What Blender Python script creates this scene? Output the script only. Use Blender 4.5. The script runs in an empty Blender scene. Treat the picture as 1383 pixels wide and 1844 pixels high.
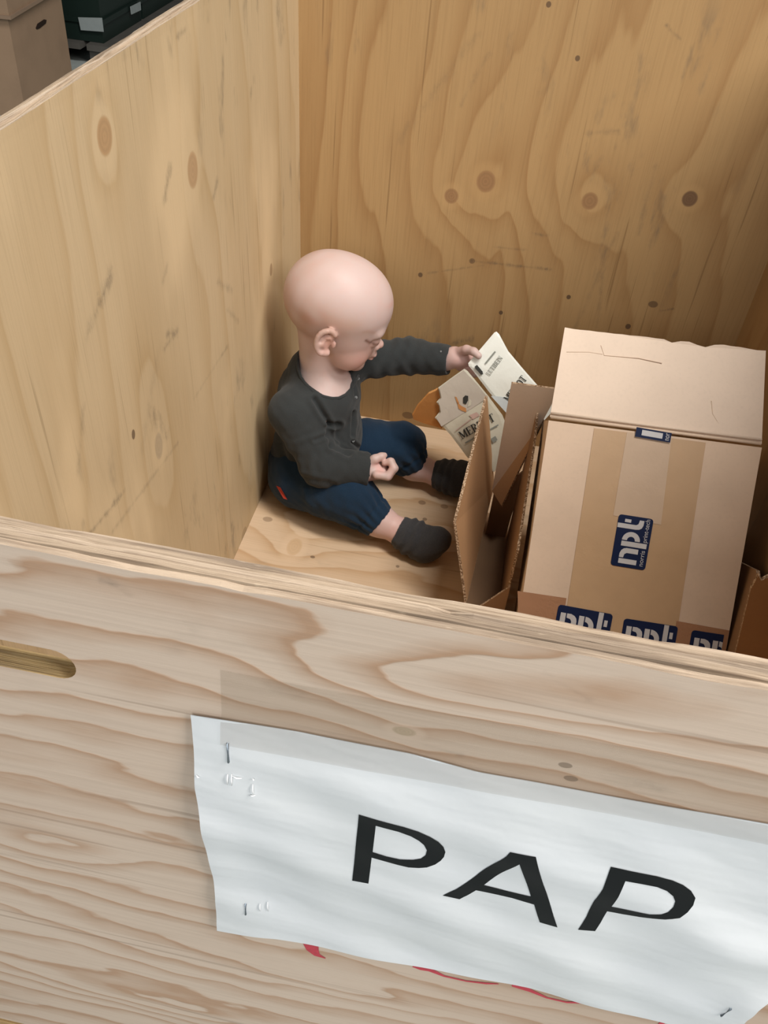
import bpy, bmesh, math, random
import numpy as np
from mathutils import Vector, Matrix
from mathutils.geometry import tessellate_polygon

random.seed(7)
RNG = np.random.default_rng(11)
SC = bpy.context.scene
COL = SC.collection

# ------------------------------------------------------------------ camera
# solved from the three vanishing directions of the bin (photo frame 1383 x 1844)
PP = np.array([691.5, 922.0])
V_Y = np.array([1083.0, -474.0])      # direction of the bin's depth
V_Z = np.array([515.0, 2680.0])       # nadir
FOC = math.sqrt(-float((V_Y - PP) @ (V_Z - PP)))
def _cray(u, v): return np.array([u - PP[0], v - PP[1], FOC])
_yd = _cray(*V_Y); _yd /= np.linalg.norm(_yd)
_zd = -_cray(*V_Z); _zd /= np.linalg.norm(_zd)
_xd = np.cross(_yd, _zd)
MCW = np.array([_xd, _yd, _zd])       # camera (right, down, forward) -> world
UNIT = 1.78                           # metres from the lens to the bin's back left floor corner
_r0 = MCW @ _cray(544, 731)
CAMP = -_r0 / np.linalg.norm(_r0) * UNIT
cam_d = bpy.data.cameras.new('camera')
cam = bpy.data.objects.new('camera', cam_d); COL.objects.link(cam)
cam_d.sensor_fit = 'VERTICAL'; cam_d.sensor_height = 36.0; cam_d.sensor_width = 27.0
cam_d.lens = FOC / 1844 * 36.0
cam_d.clip_start = 0.02
_R = np.stack([MCW @ [1, 0, 0], MCW @ [0, -1, 0], MCW @ [0, 0, -1]], 1)
_m = Matrix(_R.tolist()).to_4x4(); _m.translation = Vector(CAMP)
cam.matrix_world = _m
SC.camera = cam
def P(u, v, axis, val):
    """photo pixel -> world point on the plane axis = val"""
    d = MCW @ _cray(u, v); t = (val - CAMP[axis]) / d[axis]
    return CAMP + t * d
def PL(u, v, p0, n):
    d = MCW @ _cray(u, v); t = float(np.dot(np.asarray(p0) - CAMP, n) / np.dot(d, n))
    return CAMP + t * d
def B(u, v, y): return P(u, v, 1, y)

# ------------------------------------------------------------------ world, lights, exposure
W = bpy.data.worlds.new('hall'); SC.world = W; W.use_nodes = True
W.node_tree.nodes['Background'].inputs[0].default_value = (0.86, 0.93, 1.0, 1)
W.node_tree.nodes['Background'].inputs[1].default_value = 0.07
def area(name, loc, target, sx, sy, e, col):
    l = bpy.data.lights.new(name, 'AREA'); l.shape = 'RECTANGLE'; l.size = sx; l.size_y = sy
    l.energy = e; l.color = col
    o = bpy.data.objects.new(name, l); COL.objects.link(o); o.location = loc
    o.rotation_euler = (Vector(target) - Vector(loc)).to_track_quat('-Z', 'Y').to_euler()
    return o
area('hall_light', (2.55, -2.25, 2.75), (0.3, -0.5, 0.3), 1.0, 1.3, 82, (1.0, 0.95, 0.90))      # rows of lamps to the right
area('hall_light', (1.6, -1.1, 4.3), (0.3, -0.6, 0.2), 0.6, 2.4, 178, (1.0, 0.95, 0.89))
area('hall_light', (0.3, -3.7, 2.1), (0.3, -0.6, 0.4), 1.6, 1.2, 44, (0.95, 0.98, 1.0))         # added cool light behind the photographer for the front panel, source unseen
SC.view_settings.view_transform = 'Standard'; SC.view_settings.look = 'None'
SC.view_settings.gamma = 1.0; SC.view_settings.use_curve_mapping = False
SC.view_settings.exposure = 0.0

# ------------------------------------------------------------------ object helpers
def link(name, me, mats, parent=None, smooth=False):
    o = bpy.data.objects.new(name, me); COL.objects.link(o)
    for m in (mats if isinstance(mats, (list, tuple)) else [mats]): me.materials.append(m)
    if parent is not None: o.parent = parent
    if smooth: me.polygons.foreach_set('use_smooth', [True] * len(me.polygons))
    return o
def mesh(name, verts, faces, mats, parent=None, smooth=False, midx=None):
    me = bpy.data.meshes.new(name)
    me.from_pydata([tuple(map(float, v)) for v in verts], [], [tuple(map(int, f)) for f in faces])
    o = link(name, me, mats, parent, smooth)
    if midx is not None: me.polygons.foreach_set('material_index', midx)
    me.update(); return o
def empty(name, loc=(0, 0, 0)):
    o = bpy.data.objects.new(name, None); COL.objects.link(o); o.location = loc
    o.empty_display_size = 0.05; return o
def thing(name, label, cat, group=None):
    o = empty(name); return tag(o, label, cat, group)
def tag(o, label, cat=None, group=None, kind=None):
    o['label'] = label
    if cat: o['category'] = cat
    if group: o['group'] = group
    if kind: o['kind'] = kind
    return o
def nrm(v):
    v = np.asarray(v, float); return v / np.linalg.norm(v)
def box_data(lo, hi):
    x0, y0, z0 = lo; x1, y1, z1 = hi
    v = [(x0,y0,z0),(x1,y0,z0),(x1,y1,z0),(x0,y1,z0),(x0,y0,z1),(x1,y0,z1),(x1,y1,z1),(x0,y1,z1)]
    f = [(0,3,2,1),(4,5,6,7),(0,1,5,4),(1,2,6,5),(2,3,7,6),(3,0,4,7)]
    return v, f
def box(name, lo, hi, mat, parent=None, bevel=0.0):
    v, f = box_data(lo, hi)
    o = mesh(name, v, f, mat, parent)
    if bevel:
        bm = bmesh.new(); bm.from_mesh(o.data)
        bmesh.ops.bevel(bm, geom=bm.edges[:], offset=bevel, segments=2, affect='EDGES')
        bm.to_mesh(o.data); bm.free()
    return o
def poly_solid(name, outer, holes, to3, t0, t1, mats, parent=None, midx_side=None):
    """a flat outline with holes, given thickness: to3(x, y, t)"""
    loops = [outer] + list(holes)
    tris = tessellate_polygon([[Vector((a, b, 0)) for a, b in l] for l in loops])
    flat = [p for l in loops for p in l]; n = len(flat)
    verts = [to3(a, b, t0) for a, b in flat] + [to3(a, b, t1) for a, b in flat]
    faces, mi = [], []
    for t in tris: faces.append(tuple(t)); mi.append(0)
    for t in tris: faces.append(tuple(i + n for i in reversed(t))); mi.append(0)
    k = 0
    for l in loops:
        m = len(l)
        for i in range(m):
            a, b = k + i, k + (i + 1) % m
            faces.append((a, b, b + n, a + n)); mi.append(1 if midx_side else 0)
        k += m
    o = mesh(name, verts, faces, mats, parent, midx=mi)
    bm = bmesh.new(); bm.from_mesh(o.data); bmesh.ops.recalc_face_normals(bm, faces=bm.faces[:]); bm.to_mesh(o.data); bm.free()
    return o
def sheet(name, pts, th, mats, parent=None, n=None, sub=0, bend=None):
    """cardboard sheet from a 3-D outline; mats = [face, edge]; thickness grows along n"""
    pts = [np.asarray(p, float) for p in pts]
    if n is None: n = nrm(np.cross(pts[1] - pts[0], pts[-1] - pts[0]))
    n = np.asarray(n); o0 = pts[0]; ex = nrm(pts[1] - pts[0]); ez = nrm(np.cross(ex, n))
    flat = [(float((q - o0) @ ex), float((q - o0) @ ez)) for q in pts]
    off = [float((q - o0) @ n) for q in pts]
    m = len(pts)
    tris = tessellate_polygon([[Vector((a, b, 0)) for a, b in flat]])
    verts = pts + [q + n * th for q in pts]
    faces = [tuple(t) for t in tris] + [tuple(i + m for i in reversed(t)) for t in tris]
    mi = [0] * len(faces)
    for i in range(m):
        j = (i + 1) % m
        faces.append((i, j, j + m, i + m)); mi.append(1)
    o = mesh(name, verts, faces, mats, parent, midx=mi)
    bm = bmesh.new(); bm.from_mesh(o.data); bmesh.ops.recalc_face_normals(bm, faces=bm.faces[:]); bm.to_mesh(o.data); bm.free()
    return o
def tube_data(pts, r, seg=8):
    pts = [np.asarray(p, float) for p in pts]; verts, faces = [], []
    up = np.array([0.31, 0.2, 0.93])
    for i, q in enumerate(pts):
        d = nrm(pts[min(i + 1, len(pts) - 1)] - pts[max(i - 1, 0)])
        a = nrm(np.cross(d, up)); b = np.cross(d, a)
        rr = r[i] if isinstance(r, (list, tuple)) else r
        for k in range(seg):
            t = 2 * math.pi * k / seg
            verts.append(q + rr * (math.cos(t) * a + math.sin(t) * b))
    for i in range(len(pts) - 1):
        for k in range(seg):
            k2 = (k + 1) % seg
            faces.append((i*seg+k, i*seg+k2, (i+1)*seg+k2, (i+1)*seg+k))
    faces.append(tuple(range(seg))[::-1]); faces.append(tuple((len(pts)-1)*seg + k for k in range(seg)))
    return verts, faces
def tube(name, pts, r, mat, parent=None, seg=8):
    v, f = tube_data(pts, r, seg); return mesh(name, v, f, mat, parent, smooth=True)

# ------------------------------------------------------------------ material helpers
class NG:
    """small wrapper that writes node graphs as expressions"""
    def __init__(s, name):
        s.mat = bpy.data.materials.new(name); s.mat.use_nodes = True
        s.t = s.mat.node_tree; s.n = s.t.nodes
        s.bsdf = s.n['Principled BSDF']
    def put(s, sock, v):
        if isinstance(v, bpy.types.NodeSocket): s.t.links.new(v, sock)
        else:
            sock.default_value = v
    def m(s, op, a, b=None, c=None, clamp=False):
        n = s.n.new('ShaderNodeMath'); n.operation = op; n.use_clamp = clamp
        s.put(n.inputs[0], a)
        if b is not None: s.put(n.inputs[1], b)
        if c is not None: s.put(n.inputs[2], c)
        return n.outputs[0]
    def add(s, a, b): return s.m('ADD', a, b)
    def sub(s, a, b): return s.m('SUBTRACT', a, b)
    def mul(s, a, b): return s.m('MULTIPLY', a, b)
    def xyz(s, kind='Object'):
        tc = s.n.new('ShaderNodeTexCoord'); sp = s.n.new('ShaderNodeSeparateXYZ')
        s.t.links.new(tc.outputs[kind], sp.inputs[0]); return sp.outputs
    def vec(s, x, y, z=0.0):
        n = s.n.new('ShaderNodeCombineXYZ')
        for i, v in enumerate((x, y, z)): s.put(n.inputs[i], v)
        return n.outputs[0]
    def noise(s, v, scale=1.0, detail=3.0, rough=0.55, dist=0.0, out=0):
        n = s.n.new('ShaderNodeTexNoise')
        s.put(n.inputs['Vector'], v); n.inputs['Scale'].default_value = scale
        n.inputs['Detail'].default_value = detail; n.inputs['Roughness'].default_value = rough
        n.inputs['Distortion'].default_value = dist
        return n.outputs[out]
    def ramp(s, f, stops, interp='LINEAR'):
        n = s.n.new('ShaderNodeValToRGB'); e = n.color_ramp.elements; n.color_ramp.interpolation = interp
        while len(e) < len(stops): e.new(0.5)
        for i, (p, c) in enumerate(stops):
            e[i].position = p; e[i].color = (c, c, c, 1) if not isinstance(c, (tuple, list)) else (*c, 1)
        s.put(n.inputs[0], f); return n.outputs[0]
    def step(s, v, a, b):
        n = s.n.new('ShaderNodeMapRange'); n.interpolation_type = 'SMOOTHSTEP'
        s.put(n.inputs[0], v); n.inputs[1].default_value = a; n.inputs[2].default_value = b
        return n.outputs[0]
    def mix(s, f, a, b, mode='MIX'):
        n = s.n.new('ShaderNodeMix'); n.data_type = 'RGBA'; n.blend_type = mode
        s.put(n.inputs[0], f)
        for k, v in ((6, a), (7, b)):
            s.put(n.inputs[k], v if isinstance(v, bpy.types.NodeSocket) else (*v, 1))
        return n.outputs[2]
    def bump(s, h, dist=0.001, strength=1.0):
        n = s.n.new('ShaderNodeBump'); n.inputs['Distance'].default_value = dist
        n.inputs['Strength'].default_value = strength; s.put(n.inputs['Height'], h)
        s.t.links.new(n.outputs[0], s.bsdf.inputs['Normal'])
    def color(s, c, rough=0.6, spec=0.3):
        s.put(s.bsdf.inputs['Base Color'], c if isinstance(c, bpy.types.NodeSocket) else (*c, 1))
        s.put(s.bsdf.inputs['Roughness'], rough); s.bsdf.inputs['Specular IOR Level'].default_value = spec
        return s.mat
def plain(name, c, rough=0.6, spec=0.3, noise_amt=0.12, nscale=40.0):
    g = NG(name); x = g.xyz()
    nz = g.noise(g.vec(x[0], x[1], x[2]), nscale, 3)
    k = g.m('MULTIPLY_ADD', nz, 2 * noise_amt, 1 - noise_amt)
    n = g.n.new('ShaderNodeVectorMath'); n.operation = 'SCALE'; n.inputs[0].default_value = c
    g.put(n.inputs['Scale'], k)
    return g.color(n.outputs[0], rough, spec)

def wood(name, ia, ig, light, dark, ks=14.0, amp=1.5, fs=5.0, ft=0.9, contrast=0.5, bumps=(), knots=(), smudges=(),
         streak=0.10, dirt=0.25, sharp=0.9, seed=0.0, rough=0.55, pale=0.0, jag=0.32):
    """rotary-cut veneer: the figure is the contour lines of a stretched height field, knots are bumps in it.
    ia / ig: axis across / along the grain. bumps: (s,t,ws,wt,amp); knots: (s,t,rs,rt,colour,strength);
    smudges: (s0,t0,s1,t1,width,strength) grey scuffs"""
    g = NG(name); x = g.xyz(); S, T = x[ia], x[ig]
    wv = g.vec(g.m('MULTIPLY_ADD', S, fs, seed), g.m('MULTIPLY_ADD', T, ft, seed * 1.7), seed)
    nz = g.noise(wv, 1.0, 4, 0.5)
    nz2 = g.noise(g.vec(g.mul(S, fs * 5), g.mul(T, ft * 6), seed + 3), 1.0, 3, 0.6)
    fld = g.add(g.mul(S, ks), g.add(g.mul(nz, amp * 5), g.mul(nz2, jag)))
    def ell(s0, t0, ws, wt):
        a = g.mul(g.sub(S, s0), 1 / ws); b = g.mul(g.sub(T, t0), 1 / wt)
        return g.add(g.mul(a, a), g.mul(b, b))
    for s0, t0, ws, wt, a in bumps:
        fld = g.m('MULTIPLY_ADD', g.m('POWER', 2.718, g.mul(ell(s0, t0, ws, wt), -1.0)), a, fld)
    for k in knots:
        s0, t0, rs, rt = k[:4]
        if len(k) > 6: fld = g.m('MULTIPLY_ADD', g.m('POWER', 2.718, g.mul(ell(s0, t0, rs * 3.6, rt * 4.2), -1.0)), k[6], fld)
    fr = g.m('FRACT', fld)
    band = g.ramp(fr, [(0.0, 0.0), (0.38, 0.06), (0.72, 0.55), (sharp, 1.0), (min(0.995, sharp + 0.06), 0.1), (1.0, 0.0)])
    mod = g.noise(g.vec(g.mul(S, 9.0), g.mul(T, 2.2), seed + 9), 1.0, 2)
    f = g.mul(band, g.m('MULTIPLY_ADD', mod, contrast * 1.5, contrast * 0.22))
    c = g.mix(f, light, dark)
    # broad tone drift, then fibres
    drift = g.noise(g.vec(g.mul(S, 3.0), g.mul(T, 1.4), seed + 21), 1.0, 2)
    c = g.mix(g.m('MULTIPLY', g.step(drift, 0.45, 0.72), 0.30), c, tuple(0.80 * a for a in dark))
    fib = g.noise(g.vec(g.mul(S, 420.0), g.mul(T, 9.0), seed + 5), 1.0, 2)
    c = g.mix(g.m('MULTIPLY', g.step(fib, 0.42, 0.78), streak), c, tuple(0.45 * a for a in dark))
    cr = g.noise(g.vec(g.mul(S, 160.0), g.mul(T, 3.0), seed + 33), 1.0, 2)
    c = g.mix(g.m('MULTIPLY', g.step(cr, 0.64, 0.72), 0.30 * (streak / 0.10)), c, tuple(0.5 * a for a in dark))
    if pale:
        pv = g.noise(g.vec(g.mul(S, 7.0), g.mul(T, 2.6), seed + 41), 1.0, 3)
        c = g.mix(g.m('MULTIPLY', g.step(pv, 0.5, 0.72), pale), c, tuple(min(1, a * 1.2) for a in light))
    # rubbed-in dirt
    d1 = g.noise(g.vec(g.mul(S, 26.0), g.mul(T, 8.0), seed + 14), 1.0, 4, 0.65)
    d2 = g.noise(g.vec(g.mul(S, 4.0), g.mul(T, 3.0), seed + 15), 1.0, 2)
    c = g.mix(g.m('MULTIPLY', g.mul(g.step(d1, 0.56, 0.72), g.step(d2, 0.44, 0.62)), dirt), c, (0.12, 0.10, 0.075))
    grit = g.noise(g.vec(S, T, seed), 260.0, 2)
    patch = g.noise(g.vec(g.mul(S, 75.0), g.mul(T, 45.0), seed + 51), 1.0, 4, 0.65)
    patch2 = g.noise(g.vec(g.mul(S, 150.0), g.mul(T, 40.0), seed + 57), 1.0, 4, 0.65)
    for s0, t0, s1, t1, w, st in smudges:
        dx, dy = s1 - s0, t1 - t0; L2 = dx * dx + dy * dy
        ps, pt = g.sub(S, s0), g.sub(T, t0)
        tt = g.m('ADD', g.mul(ps, dx / L2), g.mul(pt, dy / L2), clamp=True)
        a = g.sub(ps, g.mul(tt, dx)); b = g.sub(pt, g.mul(tt, dy))
        dist = g.m('SQRT', g.add(g.mul(a, a), g.mul(b, b)))
        wob = g.m('MULTIPLY_ADD', patch, w * 2.6, -w * 1.1)
        mk = g.mul(g.sub(1.0, g.step(g.add(dist, wob), -w * 0.2, w * 1.25)), g.step(patch2, 0.28, 0.56))
        c = g.mix(g.mul(g.mul(mk, g.m('MULTIPLY_ADD', grit, 1.1, 0.25, clamp=True)), st), c, (0.085, 0.07, 0.055))
    for k in knots:
        s0, t0, rs, rt, kc, st = k[:6]
        r = g.add(ell(s0, t0, rs, rt), g.m('MULTIPLY_ADD', nz2, 0.5, -0.25))
        if len(k) > 6:
            halo = g.sub(1.0, g.step(r, 1.5, 5.0)); c = g.mix(g.mul(halo, 0.45), c, tuple(min(1, a * 1.12) for a in light))
            ring = g.m('PINGPONG', g.m('SQRT', g.m('MAXIMUM', r, 0.0)), 0.18)
            kk = g.mix(g.mul(ring, 4.0), kc, tuple(a * 1.25 for a in kc))
        else: kk = kc
        c = g.mix(g.mul(g.sub(1.0, g.step(r, 0.75, 1.25)), st), c, kk)
    g.bump(g.add(g.mul(fib, 0.5), g.mul(f, 0.5)), 0.0006, 0.5)
    return g.color(c, rough, 0.32)

def ply_edge(name, iacross, along, c0=(0.47, 0.37, 0.275), c1=(0.26, 0.19, 0.135)):
    g = NG(name); x = g.xyz()
    n1 = g.noise(g.vec(g.mul(x[along], 18.0), g.mul(x[iacross], 700.0), g.mul(x[2], 300.0)), 1.0, 4, 0.6)
    n2 = g.noise(g.vec(g.mul(x[along], 60.0), g.mul(x[iacross], 500.0), 2.0), 1.0, 3, 0.6)
    n3 = g.noise(g.vec(g.mul(x[along], 6.0), g.mul(x[iacross], 120.0), 4.0), 1.0, 3, 0.6)
    c = g.mix(g.step(n1, 0.42, 0.75), c0, c1)
    c = g.mix(g.mul(g.step(n3, 0.48, 0.64), 0.65), c, (0.15, 0.11, 0.08))
    c = g.mix(g.mul(g.step(n2, 0.62, 0.75), 0.35), c, (0.70, 0.57, 0.42))
    g.bump(n1, 0.0012, 0.9)
    return g.color(c, 0.75, 0.2)

def cardboard(name, c, rough=0.75, mottling=0.10, warm=None):
    g = NG(name); x = g.xyz(); v = g.vec(x[0], x[1], x[2])
    a = g.noise(v, 9.0, 3); b = g.noise(v, 220.0, 2)
    dk = tuple(q * 0.74 for q in c)
    cc = g.mix(g.mul(g.step(a, 0.35, 0.75), mottling * 4), c, warm or dk)
    cc = g.mix(g.mul(g.step(b, 0.45, 0.8), 0.16), cc, dk)
    g.bump(g.add(g.mul(a, 1.0), g.mul(b, 0.08)), 0.002, 0.35)
    return g.color(cc, rough, 0.25)
# ------------------------------------------------------------------ the hall around the bin
ZG = -0.175
g = NG('concrete'); x = g.xyz(); v = g.vec(x[0], x[1], x[2])
M_FLOOR = g.color(g.mix(g.noise(v, 2.5, 5, 0.6), (0.30, 0.33, 0.32), (0.46, 0.50, 0.48)), 0.6, 0.3)
M_WALL = plain('painted_blockwork', (0.20, 0.21, 0.21), 0.8, 0.2, 0.1, 5.0)
fl = box('floor', (-7, -6, ZG - 0.1), (7, 8, ZG), M_FLOOR); fl['kind'] = 'structure'
wb = box('wall_back', (-7, 8, ZG), (7, 8.2, 4.6), M_WALL); wb['kind'] = 'structure'
wl = box('wall_left', (-7.2, -6, ZG), (-7, 8.2, 4.6), M_WALL); wl['kind'] = 'structure'

# ------------------------------------------------------------------ plywood bin
BW, YF, TH, HF, HL = 0.757, -1.175, 0.015, 0.785, 0.797     # inner width, inner front face, thickness, heights
YO = YF - TH                                                # outer face of the front panel
def kx(u, v, axis, val, a, b):
    q = P(u, v, axis, val); return float(q[a]), float(q[b])
def knots_on(axis, val, a, b, rows):
    out = []
    for r in rows:
        s, t = kx(r[0], r[1], axis, val, a, b); out.append((s, t) + tuple(r[2:]))
    return out
def smudges_on(axis, val, a, b, rows):
    out = []
    for (u0, v0, u1, v1, w, st) in rows:
        out.append((*kx(u0, v0, axis, val, a, b), *kx(u1, v1, axis, val, a, b), w, st))
    return out
KB = (0.25, 0.135, 0.062); KD = (0.15, 0.085, 0.045); NAIL = (0.10, 0.06, 0.035)
bk = knots_on(1, 0, 0, 2, [
    (875, 327, .0145, .0170, KB, .8, .8), (813, 353, .0110, .0120, KB, .8, .7), (1062, 362, .0125, .0140, KB, .8, 1.0),
    (1242, 358, .0115, .0120, KD, .95, .7), (1040, 105, .0035, .004, NAIL, .8), (757, 495, .004, .0045, NAIL, .8),
    (902, 563, .0035, .004, NAIL, .9), (1024, 535, .0035, .004, NAIL, .9), (1131, 588, .0045, .005, NAIL, .9),
    (850, 470, .005, .005, NAIL, .6), (988, 8, .0035, .004, NAIL, .8), (1176, 548, .008, .006, NAIL, .7), (735, 748, .012, .008, KD, .7)])
bs = smudges_on(1, 0, 0, 2, [(850, 470, 990, 485, .0045, .6), (770, 492, 870, 478, .003, .4), (1190, 560, 1212, 556, .004, .8),
    (1075, 590, 1085, 500, .006, .25), (960, 420, 985, 425, .005, .6), (815, 618, 850, 612, .009, .55), (720, 250, 860, 60, .010, .20),
    (1060, 240, 1115, 235, .008, .35), (1200, 45, 1225, 70, .004, .5), (1150, 420, 1180, 300, .006, .3), (890, 445, 945, 450, .004, .35),
    (830, 190, 880, 95, .006, .25), (1010, 650, 1110, 420, .006, .25)])
M_BACK = wood('plywood_back', 0, 2, (0.43, 0.272, 0.122), (0.300, 0.160, 0.060), ks=13, amp=1.0, fs=4.6, ft=0.7, contrast=0.60,
              bumps=[(*kx(960, 300, 1, 0, 0, 2), .26, .14, 1.3), (*kx(660, 200, 1, 0, 0, 2), .05, .3, 1.3), (*kx(1000, 60, 1, 0, 0, 2), .14, .25, 1.2)],
              knots=bk, smudges=bs, streak=0.14, dirt=0.45, seed=2.3)
lk = knots_on(0, 0, 1, 2, [
    (218, 250, .0145, .0165, (0.34, 0.20, 0.095), .75, .9), (367, 310, .0155, .0195, (0.34, 0.20, 0.10), .65, .8),
    (298, 805, .011, .018, (0.28, 0.22, 0.15), .5, .6), (497, 487, .007, .010, (0.28, 0.18, 0.10), .7, .4),
    (255, 785, .004, .006, NAIL, .8), (440, 962, .014, .012, KD, .35)])
ls = smudges_on(0, 0, 1, 2, [(222, 500, 205, 545, .011, .75), (205, 545, 180, 610, .009, .35), (330, 300, 318, 360, .009, .5), (318, 605, 335, 600, .008, .6),
    (312, 630, 325, 610, .007, .5), (402, 355, 408, 330, .008, .55), (405, 510, 430, 525, .008, .35), (175, 965, 235, 890, .006, .6),
    (290, 750, 310, 790, .014, .55), (170, 740, 160, 850, .008, .3), (320, 480, 312, 510, .006, .3), (410, 640, 420, 625, .006, .4),
    (520, 0, 525, 70, .020, .45), (345, 70, 360, 58, .006, .5), (470, 170, 475, 150, .010, .4), (300, 640, 270, 810, .012, .18), (360, 720, 410, 640, .005, .2),
    (215, 960, 330, 800, .005, .3), (420, 560, 440, 580, .007, .3)])
M_LEFT = wood('plywood_left', 1, 2, (0.55, 0.42, 0.255), (0.44, 0.305, 0.155), ks=8, amp=1.1, fs=3.6, ft=0.7, contrast=0.62,
              knots=lk, smudges=ls, streak=0.12, dirt=0.5, seed=5.1, sharp=0.86, pale=0.8)
M_RIGHT = wood('plywood_right', 1, 2, (0.45, 0.29, 0.14), (0.33, 0.18, 0.075), ks=6, amp=1.2, fs=3.2, ft=0.8, contrast=0.5, seed=8.7)
bf = knots_on(2, 0, 1, 0, [(760, 905, .006, .007, KD, .6), (800, 912, .006, .007, KD, .5), (482, 935, .006, .008, KD, .5),
    (563, 1003, .003, .004, NAIL, .7), (716, 1020, .003, .003, NAIL, .6), (765, 935, .004, .004, NAIL, .6), (530, 985, .02, .012, (0.42, 0.26, 0.12), .4, .8)])
M_BOTTOM = wood('plywood_bottom', 1, 0, (0.60, 0.445, 0.30), (0.45, 0.28, 0.145), ks=12, amp=1.0, fs=5.0, ft=1.4, contrast=0.75,
                bumps=[(*kx(620, 960, 2, 0, 1, 0), .05, .12, 1.7), (*kx(800, 960, 2, 0, 1, 0), .03, .05, 1.2)], knots=bf, streak=0.14, dirt=0.3, seed=1.2)
fk = knots_on(1, YO, 2, 0, [(728, 1317, .0030, .0050, (0.40, 0.31, 0.21), .8, .5), (1018, 1378, .002, .003, NAIL, .6), (1028, 1402, .002, .003, NAIL, .6)])
fs_ = smudges_on(1, YO, 2, 0, [(480, 1235, 540, 1250, .006, .22), (1100, 1395, 1200, 1420, .007, .22), (980, 1210, 1060, 1260, .003, .22),
    (185, 1046, 232, 1064, .004, .45), (760, 1340, 830, 1360, .0025, .25), (310, 1165, 350, 1130, .008, .12)])
def fbump(u, v, ws, wt, a): return (*kx(u, v, 1, YO, 2, 0), ws, wt, a)
M_FRONT = wood('plywood_front', 2, 0, (0.62, 0.495, 0.392), (0.45, 0.285, 0.182), ks=34, amp=1.05, fs=8.0, ft=2.6, contrast=1.05, jag=0.6,
               bumps=[fbump(1080, 1260, .022, .085, 1.6), fbump(760, 1240, .018, .05, 1.1), fbump(90, 1520, .020, .05, 1.4),
                      fbump(250, 1800, .02, .07, 1.1), fbump(620, 1780, .012, .05, 1.0)],
               knots=fk, smudges=fs_, streak=0.12, dirt=0.12, seed=3.6, sharp=0.88, rough=0.6)
M_EDGE_F = ply_edge('plywood_edge_front', 1, 0)
M_EDGE_F2 = ply_edge('plywood_edge_front_crossply', 1, 0, (0.42, 0.325, 0.235), (0.22, 0.155, 0.105))
M_EDGE_LIT = ply_edge('plywood_edge_slot_lit', 1, 0, (0.66, 0.49, 0.25), (0.46, 0.31, 0.14))  # light on the slot's lip put into the colour, brighter gold than other edges
M_EDGE_L = ply_edge('plywood_edge_left', 0, 1, (0.56, 0.45, 0.34), (0.36, 0.27, 0.19))
M_EDGE_L2 = ply_edge('plywood_edge_left_crossply', 0, 1, (0.44, 0.34, 0.24), (0.26, 0.19, 0.13))

bin_ = thing('plywood_bin', 'open plywood bin with pale scuffed walls and a slot handle in the front', 'bin')
EH = 0.010                                   # height of the frayed strip modelled veneer by veneer
def slot_outline(c0, c1, zc, r, skew=0.0):
    pts = []
    for k in range(13):
        t = -math.pi / 2 + math.pi * k / 12; pts.append((c1 + r * math.cos(t), zc + r * math.sin(t)))
    for k in range(13):
        t = math.pi / 2 + math.pi * k / 12; pts.append((c0 + r * math.cos(t), zc + r * math.sin(t)))
    return pts
h_top = P(60, 1166, 1, YO); h_bot = P(60, 1209, 1, YO); h_end = P(134, 1193, 1, YO)
hz = (h_top[2] + h_bot[2]) / 2; hr = (h_top[2] - h_bot[2]) / 2 + 0.001
q2 = P(52, 1856, 1, YO)
front = poly_solid('front_panel', [(-TH, -TH), (BW + TH, -TH), (BW + TH, HF - EH), (-TH, HF - EH)],
                   [slot_outline(h_end[0] - hr - 0.085, h_end[0] - hr, hz, hr), slot_outline(q2[0] - 0.05, q2[0], q2[2], 0.016)],
                   lambda a, b, t: (a, t, b - (0.006 if t == YF and 0 < b < HF - EH else 0)), YO, YF, [M_FRONT, M_EDGE_LIT], bin_, midx_side=True)
def veneers(parent, axis, lo, hi, d0, d1, z0, z1, count, mats, face_mats, shape=None):
    """the frayed top edge: one strip per veneer; axis 0 runs along x (thickness in y), axis 1 along y"""
    n = 90
    for k in range(count):
        a, b = d0 + (d1 - d0) * k / count, d0 + (d1 - d0) * (k + 1) / count
        outer = k == 0 or k == count - 1
        ph = random.uniform(0, 9); base = z1 - random.uniform(0.0, 0.0014) - (0.0012 if outer else 0)
        V, F, MI = [], [], []
        chip = [0.0] * (n + 1)
        for _ in range(10 if outer else 5):
            c = random.uniform(0, n); wd = random.uniform(0.5, 3.5); dp = random.uniform(0.0004, 0.0018)
            for i in range(n + 1): chip[i] = max(chip[i], dp * max(0, 1 - abs(i - c) / wd))
        for i in range(n + 1):
            s = lo + (hi - lo) * i / n
            z = base - chip[i] + 0.0002 * math.sin(i * 0.5 + ph) + random.uniform(-.00015, .00015)
            ja = random.uniform(-.00012, .00012) if k else 0; jb = random.uniform(-.00012, .00012) if k < count - 1 else 0
            sh = shape(s) if shape else 0.0
            for (d, zz) in ((a + sh, z0), (b + sh, z0), (b + jb + sh, z), (a + ja + sh, z - (0.0005 if outer else 0))):
                V.append((s, d, zz) if axis == 0 else (d, s, zz))
        for i in range(n):
            p, q = i * 4, i * 4 + 4
            for e in range(4):
                e2 = (e + 1) % 4
                F.append((p + e, p + e2, q + e2, q + e) if axis else (p + e2, p + e, q + e, q + e2))
                MI.append(1 if (k == 0 and e == 3) or (k == count - 1 and e == 1) else 0)
        F.append((0, 1, 2, 3)); F.append((n*4+3, n*4+2, n*4+1, n*4)); MI += [0, 0]
        fm = face_mats[0] if k == 0 else face_mats[1]
        o = mesh('veneer_layer', V, F, [mats[k % 2], fm], parent, midx=MI)
        bm = bmesh.new(); bm.from_mesh(o.data); bmesh.ops.recalc_face_normals(bm, faces=bm.faces[:]); bm.to_mesh(o.data); bm.free()
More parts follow.
